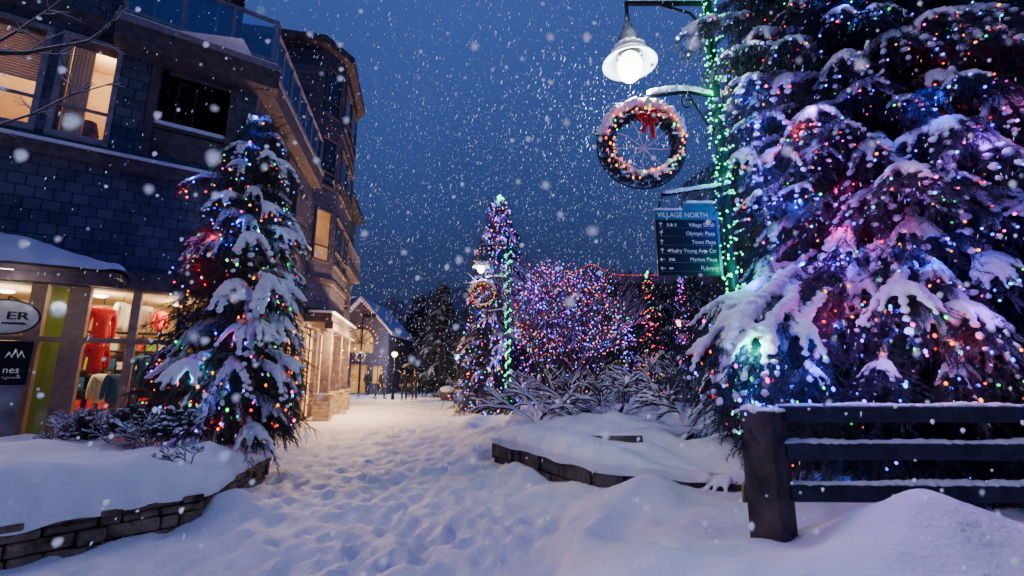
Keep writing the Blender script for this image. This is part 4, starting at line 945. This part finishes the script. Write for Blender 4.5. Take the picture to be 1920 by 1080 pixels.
def hill(name,y0,hf,m,seed):
    xs=np.linspace(-160,160,900); z=hf(xs); v=[];n=len(xs)
    V=np.concatenate([np.stack([xs,np.full(n,y0),np.full(n,-2.0)],1),np.stack([xs,np.full(n,y0+3),z*.5],1),np.stack([xs,np.full(n,y0+14),z],1),np.stack([xs,np.full(n,y0+40),np.full(n,-2.0)],1)])
    a=np.arange(n-1); Fa=np.concatenate([np.stack([a+k*n,a+1+k*n,a+1+(k+1)*n,a+(k+1)*n],1) for k in range(3)])
    return tag(mesh_np(name,V,Fa,m),kind='structure')
M['hill']=mat('hazed_forest_hill',(.04,.052,.09),.95,.6,.4,0); M['hazeblue']=mat('distance_haze_blue',(.065,.085,.155),.95,.4,.2,0)  # distance haze painted into both colours, bluer and paler on the second
sp1=lambda x,sc,a,sd:a*(vn(x,x*0,sc,sd)+.5)
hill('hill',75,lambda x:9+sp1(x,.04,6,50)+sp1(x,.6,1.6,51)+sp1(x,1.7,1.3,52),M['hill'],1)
hill('mountain',150,lambda x:22+sp1(x,.02,18,60)+sp1(x,.3,3,61)+sp1(x,1.2,1.8,62),M['hazeblue'],2)
# ---------------------------------------------------------------- house at street end
hx=thing('gabled_house','distant gabled house outlined in warm lights at the end of the street','house',(-11.5,34,0))
HF=Fr((-13.0,33.5),(1,0),(0,-1)); HC=1.9; HW=2.0
mb=MB(); wall(mb,HF,HC-HW,HC+HW,0,4.4,0,[(HC-.6,HC+.6,.1,2.1),(HC-1.7,HC-1.0,.8,2.0),(HC+1.0,HC+1.7,.8,2.0)],.2); mb.fbox(HF,HC-HW,HC+HW,-7,-.3,0,4.4); mb.build('wall',mat('house_wall',(.09,.075,.11),.9),hx)
mb=MB(); zr=6.9
for s in (-1,1):
    e=HF.P(HC+s*(HW+.4),.5,4.2); r0=HF.P(HC,.5,zr); e2=HF.P(HC+s*(HW+.4),-7.2,4.2); r2=HF.P(HC,-7.2,zr); k=Vector((0,0,.22)); mb.hexa([e,r0,r2,e2,e+k,r0+k,r2+k,e2+k])
mb.build('roof',M['snowdim'],hx)
mb=MB(); mb.add([HF.P(HC-HW,0,4.4),HF.P(HC+HW,0,4.4),HF.P(HC,0,zr-.1)],[(0,1,2)]); mb.build('gable',M['trim'],hx)
for r in ((HC-1.7,HC-1.0,.8,2.0),(HC+1.0,HC+1.7,.8,2.0),(HC-.6,HC+.6,.1,2.1)): window(HF,r,M['winamber'],hx,.08,[(r[0]+r[1])/2],[],'trim')
mb=MB(); mb.add([HF.P(HC+1.0*math.cos(a),.03,3.7+1.0*math.sin(a)) for a in np.linspace(0,math.pi,17)],[tuple(range(17))]); mb.quad(HF.P(HC-1,.03,3.0),HF.P(HC+1,.03,3.0),HF.P(HC+1,.03,3.7),HF.P(HC-1,.03,3.7)); aw=mb.build('arched_window',M['winamber'],hx)
mb=MB()
for a in (.5,1.05,1.57,2.1,2.64): mb.tube([HF.P(HC,.06,3.65),HF.P(HC+math.cos(a),.06,3.7+math.sin(a))],.035,4)
mb.tube([HF.P(HC-1.03,.06,2.98),HF.P(HC-1.03,.06,3.7)]+[HF.P(HC-1.03*math.cos(a),.06,3.7+1.03*math.sin(a)) for a in np.linspace(.1,math.pi-.1,14)]+[HF.P(HC+1.03,.06,3.7),HF.P(HC+1.03,.06,2.98)],.05,5); mb.tube([HF.P(HC-1,.06,3.65),HF.P(HC+1,.06,3.65)],.04,4); mb.build('glazing_bars',M['trim'],aw)
pts=[HF.P(HC+(HW+.4)*k/16,.6,zr-.1-2.5*abs(k)/16) for k in range(-16,17)]+[HF.P(HC+1.25*math.cos(a),.1,3.7+1.25*math.sin(a)) for a in np.linspace(0,math.pi,14)]
string('warm bulbs outlining the gable of the distant house',pts,['amber']*len(pts),.032,50)
c=copy_tree(wr); c.location=HF.P(HC+.2,.3,2.65); c.scale=(.8,.8,.8); tag(c,'faint lit wreath on the distant gabled house')
rb=thing('long_building','long dark building with a red lit roof outline behind the leafless tree','building',(7,33,0))
RB=Fr((4.1,33),(1,0),(0,-1)); 
def zr_(x): return 8.5+ (.8*math.exp(-((x-1.7)/1.0)**2))
mb=MB(); mb.fbox(RB,0,16,-8,0,0,8.05); mb.build('wall',mat('hazed_far_wall',(.05,.055,.10),.9,1,.4,0),rb)  # haze put into the wall's bluish colour
Vv=[];Ff=[]
for i in range(65):
    xx=-.3+16.6*i/64; z=zr_(xx); Vv+= [RB.P(xx,.4,7.9),RB.P(xx,.4,z),RB.P(xx,-8.3,z),RB.P(xx,-8.3,7.9)]
for i in range(64):
    a=i*4
    for k in range(3): Ff.append((a+k,a+k+1,a+k+5,a+k+4))
mesh_np('roof',np.array([tuple(v) for v in Vv]),np.array(Ff),M['hazeblue'],rb)  # roof takes the same haze-tinted blue as the mountain
for k in range(6): window(RB,(.8+k*2.5,1.8+k*2.5,1.0,2.4),M['winlit'] if k%2 else M['darkpane'],rb,.08,[],[],'trim',dep=.02,out=.06)
pts=[RB.P(x_,.5,zr_(x_)+.05) for x_ in np.linspace(-.2,12,90)]; string('red bulbs along the roof edge of the long dark building',pts,['red']*90,.022,90)
for px,py,t,col,e,lab in ((740,664,27,(1,.6,.25),600,'warm globe street lamp at the end of the street'),(858,668,24,(.55,1,.8),60,'greenish white globe lamp left of the tall fir'),(1275,605,22,(1,.7,.4),50,'warm globe lamp far behind the right planter')):
    p=at(px,py,t); t_=thing('globe_lamp',lab,'street lamp',(p.x,p.y,0),'globe lamps in the distance')
    mb=MB(); mb.tube([(0,0,-.1),(0,0,p.z-.12)],[.06,.04],8); mb.lathe([(.1,0),(.1,.2),(.06,.4)],(0,0,0),12); mb.build('pole',M['black'],t_,False,True)
    mb=MB(); mb.ell((0,0,p.z),(.17,.17,.18),14,10); mb.build('globe',emis('far_globe',col,9),t_,True,True)
    mb=MB(); mb.lathe([(.19,.1),(.1,.22),(.0,.28)],(0,0,p.z),12); mb.build('cap',M['black'],t_,False,True)
    plight(p+Vector((0,-.3,0)),col,e,.15)
plight((-8.3,31.5,3.0),(.75,.8,1),420,.3)  # added fill light by the walkers, no lamp stands here
p=gnd(672,744); t_=thing('signpost','thin dark post with a small hanging board near the building corner','signpost',(p.x,p.y,0)); mb=MB(); mb.tube([(0,0,-.1),(0,0,5.6)],.06,8); mb.build('post',M['black'],t_,False,True); mb=MB(); mb.box((.45,0,5.3),(.8,.05,.22)); mb.tube([(0,0,5.45),(.9,0,5.45)],.02,6); mb.build('board',M['signblack'],t_,False,True)
# ---------------------------------------------------------------- people
def person(loc,rz,label,coat,trou,stride=.0,hat=True,umb=False):
    t=thing('person',label,'person',loc,None,rz)
    v=[(0,0,.95),(0,0,1.12),(0,.0,1.32),(0,0,1.45),(0,.01,1.53),(0,.02,1.60),(0,.01,1.68)]; e=[(0,1),(1,2),(2,3),(3,4),(4,5),(5,6)]; r=[(.14,.1),(.13,.09),(.16,.1),(.08,.07),.05,(.075,.09),(.07,.085)]
    def ad(p,par,rr): v.append(p); e.append((par,len(v)-1)); r.append(rr); return len(v)-1
    ad((0,.115,1.595),5,.018)
    ja=[]
    for s in (-1,1):
        sh_=ad((s*.18,0,1.40),2,.06); el=ad((s*.23,-.03-s*stride*.2,1.13),sh_,.045); wr_=ad((s*.23,.07+s*stride*-.25,.90),el,.03); pa=ad((s*.23,.09-s*stride*.25,.84),wr_,.032)
        for q,(dx,l) in enumerate(((-.028,.07),(-.01,.085),(.01,.08),(.028,.065))):
            f1=ad((s*.23+dx*.3,.095+dx-s*stride*.25,.80),pa,.009); ad((s*.225,.10+dx-s*stride*.25,.80-l),f1,.008)
        th_=ad((s*.20,.12-s*stride*.25,.82),pa,.010); ad((s*.195,.135-s*stride*.25,.78),th_,.009); ja.append((sh_,el,wr_))
        hp=ad((s*.09,0,.90),0,.085); kn=ad((s*.10,.03+s*stride*.35,.50),hp,.062); an=ad((s*.10,-.02+s*stride*.55,.09),kn,.042); to=ad((s*.11,.14+s*stride*.55,.045),an,.035)
    skinobj('body',v,e,r,M['skin'],t)
    jv=[v[0],v[1],v[2],v[3]]; je=[(0,1),(1,2),(2,3)]; jr=[(.185,.14),(.17,.125),(.19,.13),(.1,.09)]
    jv.insert(0,(0,0,.80)); je=[(0,1),(1,2),(2,3),(3,4)]; jr.insert(0,(.19,.145))
    for a,b,c in ja:
        n=len(jv); w_=Vector(v[c]); el_=Vector(v[b]); jv+= [v[a],v[b],tuple(el_.lerp(w_,.95))]; je+=[(3,n),(n,n+1),(n+1,n+2)]; jr+=[.085,.068,.052]
    skinobj('coat',jv,je,jr,coat,t)
    tv=[(0,0,.93)];te=[];trr=[(.15,.115)]
    for s in (-1,1):
        n=len(tv); tv+=[(s*.09,0,.86),(s*.10,.03+s*stride*.35,.50),(s*.10,-.02+s*stride*.55,.12)]; te+=[(0,n),(n,n+1),(n+1,n+2)]; trr+=[.105,.08,.065]
    skinobj('trousers',tv,te,trr,trou,t)
    for s in (-1,1):
        y_=-.02+s*stride*.55; skinobj('boot',[(s*.1,y_-.02,.16),(s*.1,y_-.03,.06),(s*.11,y_+.15,.045)],[(0,1),(1,2)],[.06,.058,.045],M['black'],t)
    if hat: skinobj('beanie',[(0,.005,1.66),(0,0,1.74)],[(0,1)],[(.098,.108),(.06,.065)],M['darkcloth'],t)
    return t
def pp_(px,py): q=gnd(px,py); return (q.x,q.y,H(q.x,q.y))
person(pp_(757,751),math.pi+.1,'person in dark coat walking away beside another, left of the pair mid street',M['darkcloth'],M['jeans'],.15)
person(pp_(776,750),math.pi-.2,'person in dark jacket standing at the right of the pair mid street',mat('brown_coat',(.05,.03,.03),.9),M['jeans'],.05)
person(pp_(712,747),-1.2,'person striding alone across the street by the building corner',M['darkcloth'],M['jeans'],.5)
person(pp_(829,743),.2,'person in blue jacket standing left of the tall lit fir',M['navy'],M['jeans'],.05)
person(pp_(688,742),.6,'person standing in shadow farthest left beside the signpost',M['darkcloth'],M['jeans'],.1)
q=pp_(767,750); um=thing('umbrella','dark umbrella held above the pair of walkers','umbrella',(q[0],q[1]-.1,q[2])); mb=MB()
mb.lathe([(0.0,2.12),(.2,2.08),(.38,1.98),(.48,1.86),(.47,1.86),(.36,1.96),(.0,2.08)],(0,0,0),16); mb.build('canopy',M['darkcloth'],um,False,True)
mb=MB(); mb.tube([(0,0,1.0),(0,0,2.15)],.012,6); mb.tube([(0,0,1.0),(.03,0,.96),(.06,0,1.0)],.014,6); mb.build('handle',M['black'],um,False,True)
q=gnd(838,752); t_=thing('rock','snow capped boulder at the path edge left of the tall lit fir','rock',(q.x,q.y,0)); mb=MB(); mb.ell((0,0,.25),(.38,.35,.42),10,7); o_=mb.build('boulder',M['darkstone'],t_,True,True); mb=MB(); mb.ell((0,0,.62),(.42,.4,.2),14,8); mb.build('snow',M['snowpad'],t_,True,True)
# ---------------------------------------------------------------- fence
fe=thing('wooden_fence','dark three rail wooden fence with thick corner post at the right','fence',(1.66,3.1,.4))
pc=at(1424,760,3.05); fx=pc.x
mb=MB(); mb.box((fx,3.12,.70),(.205,.205,1.12),math.radians(34)); po=mb.build('post',M['wood'],fe,bevel=.012)
C=[];Rr=[]
for i in range(22): C.append((fx+random.uniform(-.09,.09),3.12+random.uniform(-.09,.09),1.265));Rr.append((.04,.04,random.uniform(.01,.04)))
V,Fa=balls(C,Rr); blobmesh('snow',V,Fa,M['snowpad'],po,.010,.02,.05)
for i,py in enumerate((760,826,898)):
    z=at(1480,py,3.05).z
    mb=MB(); mb.fbox(Fr((fx,3.10),(1,-.02),(-.02,-1)),.1,4.2,-.05,.05,z-.10,z); ra=mb.build('rail',M['railwood'],fe,bevel=.012)
    xs=np.linspace(.12,4.2,150); C=[];Rr=[]
    for k_ in xs: C.append((fx+k_,3.10-.02*k_+random.uniform(-.01,.01),z+.002));Rr.append((.045,.048,.010+.026*(vn(k_,i,3,90)+.5)*random.uniform(.6,1.2)))
    V,Fa=balls(C,Rr); blobmesh('snow',V,Fa,M['snowpad'],ra,.011,.014,.05)
mb=MB(); mb.box((fx+2.9,3.14,.66),(.2,.2,1.12),0); mb.build('post',M['wood'],fe,bevel=.015)
# ---------------------------------------------------------------- overhanging bare branch top left
bt=thing('bare_tree','leafless snow dusted branch reaching in at the top left','tree',(-7.0,4.6,0)); segs=[]
p0=Vector((-7.0,4.6,0)); fork=at(-150,140,5.3)
for k in range(6): a=p0.lerp(fork,k/6); b=p0.lerp(fork,(k+1)/6); segs.append((a,b,.09-.01*k))
def chain(pp,r0,r1):
    P_=[at(*q) for q in pp]
    for i in range(len(P_)-1):
        segs.append((P_[i],P_[i+1],r0+(r1-r0)*i/max(1,len(P_)-2)))
        d=(P_[i+1]-P_[i]).normalized()
        for _ in range(2):
            e=(d+Vector((random.gauss(0,.4),random.gauss(0,.3),random.gauss(0,.5)))).normalized(); grow(P_[i+1],e,random.uniform(.12,.3),.005,1,segs,.4)
chain([(-150,140,5.3),(-40,100,5.2),(50,100,5.1),(110,88,5.0),(165,78,5.0),(190,60,5.0)],.03,.01)
chain([(-40,100,5.2),(30,60,5.0),(90,20,5.0),(140,-20,5.0)],.014,.006)
chain([(-150,140,5.3),(-20,240,5.2),(60,215,5.1),(130,180,5.0),(200,160,5.0)],.014,.005)
segmesh(segs,'branches',M['bark'],bt); segmesh(segs[6:],'snow',M['snowtree'],bt,.012,.9,True)
# ---------------------------------------------------------------- falling snow
def flakes():
    C=[];Rd=[]
    n=24000
    X=rng.uniform(-15,14,n);Yf=rng.uniform(1.8,26,n);Zf=rng.uniform(.2,16,n); s=rng.uniform(.0022,.0050,n)*(1+Yf*.05)
    C.append(np.stack([X,Yf,Zf],1)); Rd.append(np.stack([s,s,s*rng.uniform(1.4,4.2,n)],1))
    n=4200; lam=np.array(p1)+np.array([-.88,0,4.6]); d=rng.normal(size=(n,3)); d/=np.linalg.norm(d,axis=1,keepdims=True); C.append(lam+d*(rng.random((n,1))**.55)*3.6+np.array([.0,.8,0])); s=rng.uniform(.0018,.0036,n); Rd.append(np.stack([s,s,s*rng.uniform(3,7,n)],1))  # extra flakes packed around the lamp to imitate its halo
    n=420; pr=[]; s=[]
    for i in range(n):
        t=random.uniform(.42,2.2); pr.append(tuple(at(random.uniform(-200,2100),random.uniform(-60,1080),t))); s.append(random.uniform(.0022,.0078)*(.7+.3*t))
    C.append(np.array(pr)); s=np.array(s); Rd.append(np.stack([s,s*.8,s*rng.uniform(.7,1.3,n)],1))
    C=np.concatenate(C);Rd=np.concatenate(Rd)
    D=np.stack([np.ones(len(C)),rng.normal(0,.3,len(C)),rng.normal(.0,.12,len(C))-.22],1)
    V,Fa=balls(C,Rd,ico(1,.12,3),D)
    m=emis('glowing_snowflake',(.66,.76,1),.28); m.node_tree.nodes['Principled BSDF'].inputs['Base Color'].default_value=(.9,.92,1,1)  # flakes given a slight glow of their own to look brighter
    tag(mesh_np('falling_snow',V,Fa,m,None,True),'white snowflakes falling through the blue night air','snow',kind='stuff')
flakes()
# ---------------------------------------------------------------- world and sun
w=bpy.data.worlds.new('World'); S.world=w; w.use_nodes=True; nt=w.node_tree; bg=nt.nodes['Background']
tc=nt.nodes.new('ShaderNodeTexCoord'); sx=nt.nodes.new('ShaderNodeSeparateXYZ'); rp=nt.nodes.new('ShaderNodeValToRGB'); nz=nt.nodes.new('ShaderNodeTexNoise'); nz.inputs['Scale'].default_value=2.2; nz.inputs['Detail'].default_value=4
nt.links.new(tc.outputs['Generated'],sx.inputs[0]); nt.links.new(tc.outputs['Generated'],nz.inputs['Vector'])
ad=nt.nodes.new('ShaderNodeMath'); ad.operation='MULTIPLY_ADD'; ad.inputs[1].default_value=.26; nt.links.new(nz.outputs['Fac'],ad.inputs[0]); 
sb_=nt.nodes.new('ShaderNodeMath'); sb_.operation='SUBTRACT'; sb_.inputs[1].default_value=.13; nt.links.new(sx.outputs['Z'],sb_.inputs[0]); nt.links.new(sb_.outputs[0],ad.inputs[2])
nt.links.new(ad.outputs[0],rp.inputs['Fac']); cr=rp.color_ramp
cr.elements[0].position=0; cr.elements[0].color=(.022,.030,.080,1); cr.elements[1].position=.75; cr.elements[1].color=(.056,.108,.40,1)
e=cr.elements.new(.25); e.color=(.027,.045,.150,1); e=cr.elements.new(.5); e.color=(.040,.076,.28,1)
nt.links.new(rp.outputs['Color'],bg.inputs['Color']); bg.inputs['Strength'].default_value=1.0
sl=bpy.data.lights.new('sky_glow','SUN'); sl.energy=.72; sl.angle=math.radians(25); sl.color=(1,.80,.98); so=bpy.data.objects.new('sky_glow',sl); COL.objects.link(so); so.rotation_euler=(math.radians(16),math.radians(-48),0)
# ---------------------------------------------------------------- camera
cam=bpy.data.cameras.new('Camera'); cam.sensor_width=36; cam.lens=16.0; cam.clip_end=1500; cam.clip_start=.05
co=bpy.data.objects.new('Camera',cam); COL.objects.link(co); co.location=CAM; co.rotation_euler=(math.radians(90)+PT,0,0); S.camera=co
cam.dof.use_dof=True; cam.dof.focus_distance=6.5; cam.dof.aperture_fstop=1.8
